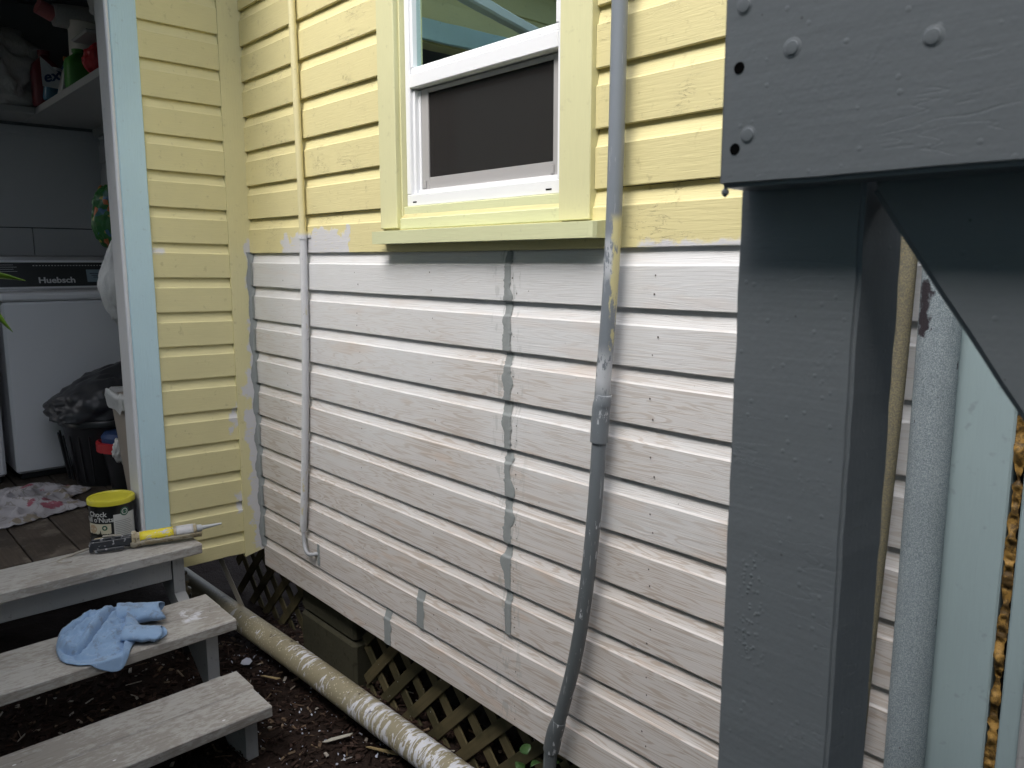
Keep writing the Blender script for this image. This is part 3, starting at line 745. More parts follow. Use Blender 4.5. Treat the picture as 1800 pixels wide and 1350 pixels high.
for xk in (.3, 1.9, 3.6):
    wq = box('window', (xk, -3.25, GZ+1.5), (xk+.9, -3.22, GZ+2.7), M_vinyl, nb, .003); box('pane', (xk+.06, -3.225, GZ+1.56), (xk+.84, -3.215, GZ+2.64), M_console, wq, 0)

# ------------------------------------------------------------------ pipes on the wall
cdt = thing('conduit', 'thin vertical conduit, yellow above and white below, clamped to the wall', 'conduit', (.50, -.03, -1.04))
P = curve_pts([(.478, -.0345, 1.25), (.487, -.0345, .85), (.500, -.0345, .40), (.503, -.0335, .06)], 6)
tube('upper_pipe', P, .0125, M_cond, cdt, 14)
P = curve_pts([(.504, -.034, .055), (.492, -.034, -.3), (.462, -.034, -.65), (.428, -.034, -.95), (.412, -.034, -1.045)], 6)
tube('lower_pipe', P, .0135, M_cond, cdt, 14)
tube('clamp', [(.503, -.0335, .075), (.503, -.0335, .045)], .0165, M_cond, cdt, 14)
box('clamp_tab', (.472, -.0215, .050), (.535, -.0185, .070), M_cond, cdt, .001)
tube('cable', curve_pts([(.414, -.034, -1.03), (.420, -.036, -1.07), (.440, -.042, -1.105), (.470, -.042, -1.120), (.495, -.012, -1.118)], 5), .0075, m_plain('smeared_cable', (.33, .34, .36), .5, .5, 30, .4, 60), cdt, 10)
# caulk smear where the cable enters the wall
V = []; 
for i in range(14):
    z = -1.075-.085*i/13; wd = .010+.007*nz(i*.7, 4)
    V += [(.500-wd, -.0195, z+sag(.5)), (.503, -.0215, z+sag(.5)), (.500+wd, -.0195, z+sag(.5))]
mk('caulk_blob', V, [(3*i+k, 3*i+k+1, 3*i+k+4, 3*i+k+3) for i in range(13) for k in (0, 1)], M_caulk, cdt, True)

dp = thing('drain_pipe', 'grey plastic drain pipe with white paint smears running down the wall beside the window', 'pipe', (1.78, -.05, -1.5))
yp = -.058
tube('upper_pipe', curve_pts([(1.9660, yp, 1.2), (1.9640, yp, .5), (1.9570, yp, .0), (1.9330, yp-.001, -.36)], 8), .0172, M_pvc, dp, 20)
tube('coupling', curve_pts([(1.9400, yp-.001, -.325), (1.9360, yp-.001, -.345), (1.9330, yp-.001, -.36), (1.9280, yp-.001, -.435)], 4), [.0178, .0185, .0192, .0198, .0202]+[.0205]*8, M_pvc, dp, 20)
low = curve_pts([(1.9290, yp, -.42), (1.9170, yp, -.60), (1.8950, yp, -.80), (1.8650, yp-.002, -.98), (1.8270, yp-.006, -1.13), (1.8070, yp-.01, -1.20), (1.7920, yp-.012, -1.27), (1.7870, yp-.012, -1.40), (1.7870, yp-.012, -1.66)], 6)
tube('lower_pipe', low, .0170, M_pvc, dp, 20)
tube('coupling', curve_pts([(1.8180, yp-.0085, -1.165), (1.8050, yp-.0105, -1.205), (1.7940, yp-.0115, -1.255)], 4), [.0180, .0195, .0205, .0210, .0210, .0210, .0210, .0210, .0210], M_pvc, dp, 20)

wp = thing('waste_pipe', 'tan plastic waste pipe splattered with white paint lying along the ground', 'pipe', (.6, -.12, -1.55))
P = [(-1.6+.1*i, -.19+.031*(.1*i)+.0, -1.478-.0125*(.1*i)+.003*math.sin(i*.4)) for i in range(44)]
P = [(x, -.142+.03*x, -1.5+.004*math.sin(x*3)) for x in [-1.6+.1*i for i in range(44)]]
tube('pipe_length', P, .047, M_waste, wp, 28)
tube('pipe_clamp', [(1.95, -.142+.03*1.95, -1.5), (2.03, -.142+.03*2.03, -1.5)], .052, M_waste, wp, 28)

# ------------------------------------------------------------------ lattice under the wall, pier
def lattice(label, x0, x1, pts_front, pts_back, yF, zt, zb, clipx):
    L = thing('lattice_panel', label, 'lattice', ((x0+x1)/2, yF, zb), 'lattice skirting under the house')
    mesh = {}
    def slat(px, sgn, y):
        # centre line through (px, zt) running at 45 degrees down to zb, clipped to the panel ends
        top = (px, zt); dz = zt-zb
        bx = px-sgn*dz; bz = zb
        tx, tz = px, zt
        for lim in clipx:
            pass
        # clip to x range
        def clip(ax, az, bx, bz):
            for lim, side in ((clipx[0], 1), (clipx[1], -1)):
                if (ax-lim)*side < 0 and (bx-lim)*side < 0: return None
                if (ax-lim)*side < 0: t = (lim-ax)/(bx-ax); ax, az = lim, az+(bz-az)*t
                if (bx-lim)*side < 0: t = (lim-bx)/(ax-bx); bx, bz = lim, bz+(az-bz)*t
            return ax, az, bx, bz
        c = clip(tx, tz, bx, bz)
        if not c: return
        ax, az, bx, bz = c; L_ = math.hypot(bx-ax, bz-az)
        if L_ < .05: return
        o = box('slat', (-L_/2, -.0036, -.020), (L_/2, .0036, .020), M_lat, None, .0012)
        o.location = ((ax+bx)/2, y+random.uniform(-.0006, .0006), (az+bz)/2); o.rotation_euler = (0, -math.atan2(az-bz, ax-bx)+random.uniform(-.012, .012), 0)
        o.parent = L; o.matrix_parent_inverse = L.matrix_basis.inverted()
    for px in pts_front: slat(px, 1, yF)
    for px in pts_back: slat(px, -1, yF+.0082)
    return L
zt = -1.245
fr = [1.051+.15*k+.11 for k in range(-4, 9)]; bk = [1.222-.13+.152*k for k in range(-6, 9)]
lattice('mossy brown lattice between concrete pier and drain pipe', .68, 2.6, fr, bk, .062, zt, -1.66, (.68, 2.6))
fr = [.02+.15*k for k in range(-3, 3)]; bk = [-.33+.15*k for k in range(-2, 4)]
lattice('shadowed lattice in the corner left of the concrete pier', -.45, .20, fr, bk, .075, zt, -1.66, (-.50, .21))
pier = thing('concrete_pier', 'mossy dark concrete block pier under the wall behind the tan pipe', 'pier', (.4, .1, -1.65))
box('block', (.235, .030, -1.70), (.655, .33, -1.44), M_conc, pier, .012)
box('block', (.240, .034, -1.436), (.650, .33, -1.285), M_conc, pier, .012)
# strip of lath leaning under the porch wall, small scrap hanging next to it
st = box('wood_lath', (-.012, -.002, -.19), (.012, .002, .19), m_plain('grey_lath', (.30, .28, .24), .7, .2, 20), None, .001)
st.location = (-.03, -.155, -1.335); st.rotation_euler = (R(12), R(-14), R(30))
tag(st, 'narrow grey wood lath hanging under the porch wall above the tan pipe', 'lath')
# water valve beside the steps
vt = thing('water_valve', 'small tarnished water valve under the porch wall beside the top step', 'valve', (-.04, -.335, -1.6))
lathe('riser_pipe', [(.022, 0), (.022, .24), (.026, .25), (.026, .262), (.0, .262)], (-.04, -.335, -1.62), M_black, vt, 14)
lathe('body', [(.024, 0), (.026, .01), (.026, .022), (.014, .03), (.014, .045), (.02, .05), (.02, .06), (0, .06)], (-.04, -.335, -1.357), M_brass, vt, 12)
lathe('knob', [(.006, 0), (.006, .02), (.016, .022), (.016, .03), (0, .03)], (-.04, -.335, -1.296), M_brass, vt, 8)

# ------------------------------------------------------------------ wooden steps
stp = thing('wooden_steps', 'worn grey painted wooden porch steps with open risers', 'steps', (.55, -.8, -1.62))
def tread_board(x0, x1, zt_, y0, y1, th, yaw=0):
    V, Fc = [], []; n = 14
    b = .0035
    prof = [(x0+b, zt_-th), (x0, zt_-th+b), (x0, zt_-b), (x0+b, zt_), (x1-b, zt_), (x1, zt_-b), (x1, zt_-th+b), (x1-b, zt_-th)]; m = len(prof)
    for i in range(n+1):
        y = y0+(y1-y0)*i/n
        for k, (x, z) in enumerate(prof):
            e = .0012*nz(y*9, k*3.1, x0*7); V.append((x+e-yaw*(y-y1), y, z+.0010*nz(y*7, x0*11, k)))
    for i in range(n):
        for k in range(m): Fc.append((i*m+k, i*m+(k+1) % m, (i+1)*m+(k+1) % m, (i+1)*m+k))
    Fc.append(tuple(range(m))[::-1]); Fc.append(tuple(n*m+k for k in range(m)))
    return mk('tread', V, Fc, M_tread, stp)
Y0 = -1.30
tread_board(.035, .262, -1.058, Y0, -.362, .036, .03)
tread_board(.290, .4285, -1.240, Y0, -.371, .037, .03); tread_board(.4335, .572, -1.240, Y0, -.373, .037, .03)
tread_board(.577, .7180, -1.420, Y0, -.386, .036, .03); tread_board(.7230, .868, -1.420, Y0, -.392, .036, .03)
for yb_ in (-.435, -1.27):                       # sawn stringers: inner and outer
    sgn = 1
    y0, y1 = yb_-.02, yb_+.02
    def plate(name, poly):
        n = len(poly); V = [(x, y0, z) for x, z in poly]+[(x, y1, z) for x, z in poly]
        mk(name, V, [tuple(range(n)), tuple(range(n, 2*n))[::-1]]+[(i, i+n, (i+1) % n+n, (i+1) % n) for i in range(n)], M_string, stp)
    plate('stringer', [(.215, -1.096), (.215, -1.2385+.0), (.287, -1.279), (.506, -1.279), (.506, -1.458), (.58, -1.458), (.80, -1.458), (.80, -1.66), (.70, -1.66), (.03, -1.20), (.03, -1.096)])
box('riser_board', (.185, Y0+.06, -1.185), (.210, -.458, -1.097), M_string, stp, .002)

# ------------------------------------------------------------------ grey gate frame close to the camera
gate = thing('gate_frame', 'dark grey painted timber frame with post, rail and diagonal brace in the foreground', 'frame', (2.83, -.86, -1.6))
def rough_box(name, lo, hi, mat, parent, step=.02, amp=.0009, bev=.004, M=None):
    """box with rounded, slightly uneven edges"""
    bm = bmesh.new(); bmbox(bm, lo, hi, 0)
    ax = max(range(3), key=lambda i: hi[i]-lo[i]); n = int((hi[ax]-lo[ax])/step)
    es = [e for e in bm.edges if abs((e.verts[0].co-e.verts[1].co)[ax]) > 1e-4]
    bmesh.ops.subdivide_edges(bm, edges=es, cuts=n, use_grid_fill=True)
    es = [e for e in bm.edges if len(e.link_faces) == 2 and e.calc_face_angle() > .5]
    bmesh.ops.bevel(bm, geom=es, offset=bev, segments=3, affect='EDGES', clamp_overlap=True)
    for v in bm.verts:
        p = v.co*42; v.co += Vector((nz(p.x, p.y, p.z), nz(p.x+9, p.y, p.z), nz(p.x, p.y+9, p.z)))*amp
    if M is not None: bmesh.ops.transform(bm, matrix=M, verts=bm.verts)
    return frombm(name, bm, mat, parent, True, 50)
rough_box('post', (2.788, -.8770, -1.62), (2.876, -.815, .155), M_post, gate, .009, .0008, .0026)
rail = rough_box('rail', (2.7945, -.915, .0160), (3.60, -.8775, .158), M_post, gate, .012, .0006, .003)
rough_box('rail', (2.7945, -.8145, .0160), (3.60, -.777, .158), M_post, gate, .012, .0006, .003)  # rear board added to shade the gap between post, rail and brace
bq = rough_box('brace', (0, -.8765, -.14), (1.2, -.8385, 0), M_post, gate, .012, .0006, .004)
# brace: its lower left edge leaves the post just under the rail and runs down to the right
bq.data.transform(Matrix.Translation((2.8772, 0, .0140)) @ Matrix.Rotation(R(54.8), 4, 'Y') @ Matrix.Translation((0, 0, .14)))
bq.data.transform(Matrix.Translation((0, 0.0005, 0)))
# clip what would stick up through the rail top
def screw(x, z, r=.0042, hole=False):
    if hole:
        return lathe('screw_hole', [(r*1.1, .0003), (r*1.0, .0009), (r*.5, .0007), (0, .0007)], (x, -.9145, z), M_hole, rail, 12, Matrix.Rotation(R(90), 4, 'X'))
    return lathe('screw_head', [(r*2.2, -.0012), (r*1.3, .0003), (r*1.05, .0005), (r*.95, .0011), (r*.5, .0014), (0, .0013)], (x, -.9148, z), M_post, rail, 14, Matrix.Rotation(R(90), 4, 'X'))
for (x, z, h) in ((2.8095, .127, 0), (2.8075, .090, 1), (2.8068, .040, 1), (2.8160, .0478, 0), (2.8435, .0955, 0), (2.9245, .0860, 0), (2.985, .126, 0)): screw(x, z, .0036 if h else .0042, h)
box('drip', (2.7960, -.914, .0105), (2.8010, -.909, .0165), M_post, rail, .002)

# ------------------------------------------------------------------ right-hand edge: pipes and blue boards
yp_ = tube('rusty_pipe', curve_pts([(2.583, -.062, 1.2), (2.5735, -.060, -.05), (2.546, -.060, -.9), (2.53, -.06, -1.7)], 8), .0155, M_yelpipe, None, 16, True, .03)
tag(yp_, 'slim pipe with flaking yellow paint just behind the grey post', 'pipe')
bp = thing('blue_pipe', 'thick speckled pale blue metal pipe at the end of the clapboards', 'pipe', (2.625, -.045, -1.6))
tube('pipe_length', [(2.626, -.048, 1.2-.14*i) for i in range(21)], .031, M_bluepipe, bp, 24)
box('mounting_strip', (2.586, -.020, -1.62), (2.602, -.012, 1.2), M_blue2, bp, .002)
bw = thing('blue_board_wall', 'pale blue painted board wall with amber foam in its joint', 'wall', (2.8, 0, -1.6))
box('board', (2.6025, -.030, -1.62), (2.738, .0, 1.2), M_blue2, bw, .003)
box('board', (2.756, -.034, -1.62), (2.787, .0, 1.2), M_blue2, bw, .003)
box('corner_post', (2.7875, -.05, -1.62), (2.93, .0, 1.2), M_string, bw, .004)
box('shade_wall', (3.62, -2.3, -1.62), (3.72, .0, 1.5), M_blue2, bw, .003)  # added out of view to block sky light on the post's side face
V, Fc = [], []; N = 330                      # expanding foam squeezed out of the joint
for i in range(N+1):
    z = .25-1.5*i/N
    for k in range(7):
        t = k/6-.5
        wd = max(.002, .007+.008*nz(z*24, 2)+.005*nz(z*80, 7)); hh = (-.004+.020*max(0, nz(z*30, 5)+.12)+.008*nz(z*110, 1))*(1-(2*t)**2)
        V.append((2.7465+wd*2*t+.004*nz(z*12, 8), -.026-max(hh, -.01)-.002*nz(z*80, k*3), z))
for i in range(N):
    for k in range(6): Fc.append((i*7+k, i*7+k+1, (i+1)*7+k+1, (i+1)*7+k))
tag(mk('foam_seam', V, Fc, M_foam, bw, True), 'lumpy amber spray foam seam')

# ------------------------------------------------------------------ laundry room contents
def washer(name, y0, y1, label, face=True):
    W = thing(name, label, 'washer', (-1.5, (y0+y1)/2, -1.06), 'washing machines')
    box('cabinet', (-1.83, y0, -1.025), (-1.15, y1, -.217), M_enamel, W, .012)
    box('kick_plate', (-1.80, y0+.02, -1.056), (-1.175, y1-.02, -1.026), M_console, W, .004)
    box('lid', (-1.84, y0-.004, -.214), (-1.142, y1+.004, -.178), M_enamel, W, .010)
    prof = [(-1.47, -.1775), (-1.52, -.010), (-1.56, .0), (-1.84, .0), (-1.84, -.1775)]
    n = len(prof); ca, cb2 = y0+.01, y1-.05
    V = [(x, ca, z) for x, z in prof]+[(x, cb2, z) for x, z in prof]
    c = mk('console', V, [tuple(range(n)), tuple(range(n, 2*n))[::-1]]+[(i, i+n, (i+1) % n+n, (i+1) % n) for i in range(n)], M_metal, W)
    V = [(x-.05, cb2+.002, z) for x, z in prof]+[(x-.05, y1-.004, z) for x, z in prof]
    mk('console_end', V, [tuple(range(n)), tuple(range(n, 2*n))[::-1]]+[(i, i+n, (i+1) % n+n, (i+1) % n) for i in range(n)], M_enamel, W)
    # console face frame: local u along y, v up the slope
    O = Vector((-1.47, ca, -.1775)); ey = Vector((0, 1, 0)); ev = Vector((-.05, 0, .1675)).normalized(); en = Vector((.1675, 0, .05)).normalized()
    def on(u, v, d): return O+ey*u+ev*v+en*d
    def patch(nm, u0, u1, v0, v1, d0, d1, m):
        V = [on(u, v, d) for d in (d0, d1) for u, v in ((u0, v0), (u1, v0), (u1, v1), (u0, v1))]
        return mk(nm, V, [(3, 2, 1, 0), (4, 5, 6, 7), (0, 1, 5, 4), (1, 2, 6, 5), (2, 3, 7, 6), (3, 0, 4, 7)], m, c)
    Wd = cb2-ca
    patch('fascia_panel', .012, Wd-.018, .022, .145, -.002, .0012, M_console)
    for nm, a in (('trim', (.004, Wd-.010, .012, .020)), ('trim', (.004, Wd-.010, .147, .156)), ('trim', (Wd-.017, Wd-.010, .0205, .1465))): patch(nm, *a, -.002, .005, M_enamel)
    if face:
        patch('sticker', .44, .565, .042, .108, .0011, .002, M_sticker)
        for q in range(3): patch('print_line', .455+.008*q, .545-.01*q, .085-.010*q, .089-.010*q, .0019, .0024, M_ink)
        for q in range(4): patch('print_line', .03, .13-.015*(q % 2), .10+.011*q, .1015+.011*q, .0011, .0018, M_silver)
        for q in range(24): patch('print_line', .20+.014*q, .20+.014*q+.007, .128, .132, .0011, .0018, M_silver)
        T, Ft = text_geo('Huebsch', .052, .0015)
        mk('brand_letters', [on(.215+v.x*.92, .040+v.y*.8, .0022+v.z) for v in T], Ft, M_silver, c)
    return W
washer('washing_machine', -.692, -.02, 'white top loading washing machine with black lettered console')
washer('washing_machine', -1.42, -.732, 'white machine cut off by the left edge of the photo', False)

sh = thing('shelf', 'grey shelf board high on the laundry wall crowded with bottles', 'shelf', (-1.2, -.2, .71))
box('board', (-1.948, -.385, .705), (-.30, -.018, .738), M_shelf, sh, .002)
box('back_board', (-1.948, -1.6, .705), (-1.62, -.387, .738), M_shelf, sh, .002)
box('cleat', (-1.948, -.040, .660), (-.30, -.018, .7045), M_shelf, sh, .002)
SZ = .739
def blob(name, c, s, mat, label, cat, seed=0, amp=.18, f=2.0, creases=.08, flat=None, group=None, sub=5, parent=None, shape=None):
    bm = bmesh.new(); bmesh.ops.create_icosphere(bm, subdivisions=sub, radius=1)
    for v in bm.verts:
        d = v.co.normalized(); k = 1+amp*fbm(d.x*f+seed, d.y*f, d.z*f, 3)
        q = mnoise.voronoi(Vector((d.x*f*1.6+seed*3, d.y*f*1.6, d.z*f*1.6)))[0]; k += creases*(min(.35, q[1]-q[0])-.15)*2
        p = Vector((d.x*s[0]*k, d.y*s[1]*k, d.z*s[2]*k))
        if shape: p = shape(p, d)
        if flat is not None: p.z = max(p.z, flat)
        v.co = p+Vector(c)
    o = frombm(name, bm, mat, parent, True)
    return tag(o, label, cat, group) if label else o
blob('plastic_bundle', (-1.72, -.68, .90), (.16, .36, .24), M_film2, 'pale plastic wrapped bundle slumped at the far left of the shelf', 'bundle', 3, .25, 1.8, .12, -.16)
# cream bucket-shaped scoop, tilted
c = Vector((-1.22, -.262, SZ))
sc_ = thing('scoop_bucket', 'tall cream plastic pitcher leaning on the shelf', 'pitcher', c)
lathe('body', [(.045, .02), (.05, .022), (.078, .30), (.098, .33), (.093, .335), (.07, .30), (.042, .03), (0, .03)], c, M_cup, sc_, 24, Matrix.Rotation(R(-7), 4, 'X'), sx=1)
tube('cap', [(c.x, c.y-.10, c.z+.36), (c.x+.01, c.y-.165, c.z+.385)], .035, M_pink, sc_, 14)
tube('neck', [(c.x, c.y-.10, c.z+.36), (c.x, c.y+.08, c.z+.365)], [.05, .06], M_film2, sc_, 14)
def jug(name, c, w_, d_, h_, mat, capmat, label, cat='bottle', tilt=0):
    J = thing(name, label, cat, c, 'bottles on the laundry shelf')
    M = rot(c, 'X', tilt)
    bm = bmesh.new(); 
    lv = [(0, .9), (.06, 1), (.6, 1), (.75, .88), (.86, .45), (.88, .36), (.93, .36)]
    seg = 20; V = []; Fc = []
    for t, k in lv:
        for i in range(seg):
            a = 2*math.pi*i/seg; ca, sa = math.cos(a), math.sin(a); e = .55
            V.append(M @ (Vector(c)+Vector((math.copysign(abs(ca)**e, ca)*d_/2*k, math.copysign(abs(sa)**e, sa)*w_/2*k, t*h_))))
    for j in range(len(lv)-1):
        for i in range(seg): Fc.append((j*seg+i, j*seg+(i+1) % seg, (j+1)*seg+(i+1) % seg, (j+1)*seg+i))
    Fc.append(tuple(range(seg))[::-1]); Fc.append(tuple((len(lv)-1)*seg+i for i in range(seg)))
    mk('body', V, Fc, mat, J, True, 45)
    V, Fc = tubegeo([Vector(c)+Vector((0, 0, h_*.925)), Vector(c)+Vector((0, 0, h_))], w_*.22, 14)
    mk('cap', [M @ v for v in V], Fc, capmat, J, True, 40)
    return J
jug('spray_bottle', (-1.40, -.345, SZ), .10, .06, .16, M_bottle, M_paper, 'clear blue cleaner bottle with white and navy label on shelf edge', tilt=-8)
T, Ft = text_geo('ex', .075, .002)
lab = thing('label_sheet', 'torn white bottle label with blue letters ex leaning on the shelf edge', 'label', (-1.375, -.37, SZ+.05))
V = [Vector((-1.33, -.405, SZ+.055)), Vector((-1.315, -.300, SZ+.045)), Vector((-1.335, -.335, SZ+.13)), Vector((-1.345, -.405, SZ+.195))]
mk('paper', V+[v-Vector((.002, 0, 0)) for v in V], [(0, 1, 2, 3), (7, 6, 5, 4)]+[(i, (i+1) % 4, (i+1) % 4+4, i+4) for i in range(4)], M_paper, lab)
mk('letters', [Vector((-1.324-.010*(v.y/.05), -.398+v.x*.95, SZ+.072+v.y*.95+v.x*.3)) for v in T], Ft, M_bluepl, lab)
jug('detergent_jug', (-1.58, -.335, SZ), .13, .10, .27, M_maroon, M_maroon, 'dark maroon detergent jug behind the clear blue bottle')
jug('small_bottle', (-1.50, -.255, SZ), .06, .05, .24, M_bluepl, M_orange, 'dark bottle with orange cap beside the maroon jug')
jug('narrow_box', (-1.22, -.345, SZ), .05, .06, .17, M_film2, M_film2, 'slim grey pack standing between blue bottle and green jug', 'pack', tilt=-14)
jug('green_jug', (-1.00, -.325, SZ), .12, .10, .17, M_green, M_green, 'bright green plastic jug near the front of the shelf')
jug('tall_bottle', (-1.00, -.195, SZ), .09, .09, .33, M_bluepl, M_film2, 'tall dark blue bottle with pale top behind the green jug')
blob('snack_bag', (-.74, -.30, SZ+.075), (.05, .075, .075), M_red, 'red printed bag lying at the near end of the shelf', 'bag', 5, .12, 2, .06)
blob('cloth_bundle', (-.78, -.20, SZ+.37), (.10, .12, .17), M_film, 'white floral bundle piled highest on the shelf by the door frame', 'bundle', 11, .2, 2.2, .1)
box('lid_tray', (-.86, -.385, SZ+.165), (-.64, -.17, SZ+.180), M_shelf, None, .006)
tag(bpy.data.objects['lid_tray'], 'flat grey lid resting on the red bag', 'lid')

# hanging bags
hb = blob('carrier_bag', (-.36, -.405, -.115), (.055, .075, .165), M_film, 'white plastic carrier bag hanging inside the door frame', 'bag', 2, .12, 2.0, .07,
     shape=lambda p, d: Vector((p.x*(1-.45*max(0, d.z)), p.y*(1-.6*max(0, d.z)), p.z*(1.1 if d.z > 0 else 1))))
blob('detergent_bag', (-.62, -.345, .155), (.04, .075, .135), M_gain, 'green printed detergent bag hanging above the white carrier bag', 'bag', 6, .1, 2.0, .06)
# bins
def bin_(name, c, r0, r1, h, mat, label, sx=1, sy=1, rimr=.012, group=None):
    B = thing(name, label, 'bin', c, group)
    lathe('body', [(0, .004), (r0, 0), (r0, .01), (r1, h), (r1-.006, h), (r0-.006, .012), (0, .012)], c, mat, B, 32, sx=sx, sy=sy)
    lathe('rim', [(r1-.004, h-.028), (r1+rimr, h-.024), (r1+rimr, h-.004), (r1+rimr*.6, h+.003), (r1-.006, h+.002)], c, mat, B, 32, sx=sx, sy=sy)
    return B
bb = bin_('black_bin', (-.93, -.355, -1.06), .135, .18, .31, M_black, 'round black plastic waste bin against the washing machine')
for k in range(10):
    a = R(200+k*14); box('rib', (-.004, -.004, .03), (.004, .004, .25), M_black, bb, .002, Matrix.Translation((-.93+.16*math.cos(a), -.355+.16*math.sin(a), -1.06)) @ Matrix.Rotation(R(8), 4, Vector((-math.sin(a), math.cos(a), 0))))
def bagshape(p, d):
    z = p.z*(.55+.75*max(0, min(1, (p.y+.25)/.42)))
    return Vector((p.x*.95, p.y-.02*max(0, -d.z), z))
blob('garbage_bag', (-.93, -.345, -.70), (.19, .245, .17), M_bagblk, 'black cloth sack heaped on top of the black bin', 'sack', 9, .16, 1.5, .09, -.05, shape=bagshape)
bk_ = thing('red_rimmed_bucket', 'black bucket with red rim and blue lid behind the beige bin', 'bucket', (-.70, -.315, -1.06))
lathe('body', [(0, 0), (.085, 0), (.115, .20), (.11, .20), (.08, .01), (0, .01)], (-.70, -.315, -1.06), M_black, bk_, 28)
lathe('rim', [(.113, .185), (.137, .188), (.137, .228), (.126, .232), (.113, .215)], (-.70, -.315, -1.06), M_red, bk_, 28)
lathe('lid', [(.112, .215), (.115, .25), (.10, .268), (0, .276)], (-.70, -.315, -1.06), M_bluepl, bk_, 28)
dp_ = tube('dustpan', curve_pts([(-.56, -.49, -1.04), (-.53, -.43, -1.046), (-.52, -.33, -1.046)], 5), .016, M_red, None, 8)
tag(dp_, 'narrow red plastic dustpan edge on the floor before the red rimmed bucket', 'dustpan')
gb = thing('beige_bin', 'tall beige kitchen bin with white liner beside the door frame', 'bin', (-.40, -.27, -1.06))
def taper(name, c, w0, w1, h, mat, parent, zb=0., bev=.02):
    V, Fc = [], []; seg = 28
    lv = [(zb, w0), (h, w1)]
    for z, (wx, wy) in lv:
        for i in range(seg):
            a = 2*math.pi*i/seg; ca, sa = math.cos(a), math.sin(a); e = .28
            V.append((c[0]+math.copysign(abs(ca)**e, ca)*wx, c[1]+math.copysign(abs(sa)**e, sa)*wy, c[2]+z))
    for i in range(seg): Fc.append((i, (i+1) % seg, (i+1) % seg+seg, i+seg))
    Fc.append(tuple(range(seg))[::-1]); Fc.append(tuple(range(seg, 2*seg)))
    return mk(name, V, Fc, mat, parent, True, 40)
taper('body', (-.40, -.265, -1.06), (.09, .135), (.125, .175), .475, M_beige, gb)
V, Fc = [], []; seg = 72
for j, (z, k) in enumerate(((.43, 1.05), (.455, 1.07), (.475, 1.10), (.497, 1.08), (.490, 1.0), (.44, .93))):
    for i in range(seg):
        a = 2*math.pi*i/seg; ca, sa = math.cos(a), math.sin(a); e = .3
        kk = k+.045*nz(a*5, j*.6)+.03*nz(a*14, j*.4)
        zz = z+.016*nz(a*4, j*.3)-(.05*max(0, nz(a*3+2, 5)) if j == 0 else 0)
        V.append((-.40+math.copysign(abs(ca)**e, ca)*.125*kk, -.265+math.copysign(abs(sa)**e, sa)*.175*kk, -1.06+zz))
for j in range(5):
    for i in range(seg): Fc.append((j*seg+i, j*seg+(i+1) % seg, (j+1)*seg+(i+1) % seg, (j+1)*seg+i))
mk('liner', V, Fc, M_film, gb, True)
blob('paper_scrap', (-.52, -.405, -.84), (.02, .03, .055), M_film, 'crumpled white rag hanging between bucket and beige bin', 'rag', 8, .3, 2.5, .1, sub=4)

# ------------------------------------------------------------------ things on the porch edge and the steps
# floral cloth crumpled on the porch floor
V, Fc = [], []; NX, NY = 90, 110
def inside(u, v): return .80+.13*math.sin(3*math.atan2(v, u)+.6)+.07*math.sin(7*math.atan2(v, u)+2)
for j in range(NY+1):
    for i in range(NX+1):
        u, v = 2*i/NX-1, 2*j/NY-1; r = math.hypot(u, v); k = max(abs(u), abs(v)); s_ = k/max(r, 1e-6)
        uu, vv = u*s_, v*s_                                   # square -> disc
        rr = inside(uu, vv) if k > 1e-6 else 1
        x = -.735+uu*rr*.34; y = -.86+vv*rr*.48
        f1 = abs(fbm(x*4.2+3, y*5.2, 1, 3)); f2 = abs(fbm(x*9+1, y*10, 4, 2))
        h = .004+.12*max(0, .30-f1)*(1-k**4)+.03*max(0, .26-f2)
        V.append((x+.012*nz(x*14, y*14), y+.012*nz(x*14, y*14, 4), -1.0575+h))
for j in range(NY):
    for i in range(NX):
        a = j*(NX+1)+i; Fc.append((a, a+1, a+NX+2, a+NX+1))
fc = tag(mk('floor_cloth', V, Fc, M_floral, None, True), 'crumpled white cloth with red flowers on the porch floor', 'cloth')
sm = fc.modifiers.new('thick', 'SOLIDIFY'); sm.thickness = .003; sm.offset = 1

# coffee can
CC = Vector((-.045, -.578, -1.0585)); cr_ = .0775; ch_ = .158
can = thing('coffee_can', 'black labelled coffee can with yellow plastic lid at the door frame', 'can', CC)
lathe('body', [(cr_-.004, 0), (cr_, .002), (cr_, .006), (cr_-.0015, .009), (cr_-.0015, ch_-.022), (cr_, ch_-.02), (cr_, ch_-.010), (0, ch_-.008)], CC, M_tin, can, 56)
lathe('lid', [(cr_+.001, ch_-.019), (cr_+.0045, ch_-.018), (cr_+.005, ch_-.004), (cr_+.003, ch_), (cr_-.004, ch_+.001), (cr_-.007, ch_-.003), (cr_-.016, ch_-.004), (cr_-.018, ch_-.002), (0, ch_-.002)], CC, M_lid, can, 56)
ang0 = math.atan2(-1.377-CC.y, 3.107-CC.x)-.06               # side that faces the steps
def cyl(a, z, d=0): return Vector((CC.x+(cr_+d)*math.cos(ang0+a), CC.y+(cr_+d)*math.sin(ang0+a), CC.z+z))
def cpatch(name, a0, a1, z0, z1, mat, d=.0006, n=16, zt=None):
    V, Fc = [], []
    for i in range(n+1):
        a = a0+(a1-a0)*i/n; top = zt(i/n) if zt else z1
        V += [cyl(a, z0, d), cyl(a, top, d)]
        if i: Fc.append((2*i-2, 2*i, 2*i+1, 2*i-1))
    return mk(name, V, Fc, mat, can, True)
def ctext(name, s_, size, a0, z0, mat, bold=.0004, slant=0):
    T, Ft = text_geo(s_, size, bold)
    return mk(name, [cyl(a0+v.x/cr_, z0+v.y+slant*v.x, .0016) for v in T], Ft, mat, can)
cpatch('picture_panel', -1.25, -.02, .028, .073, M_cream, .0006)
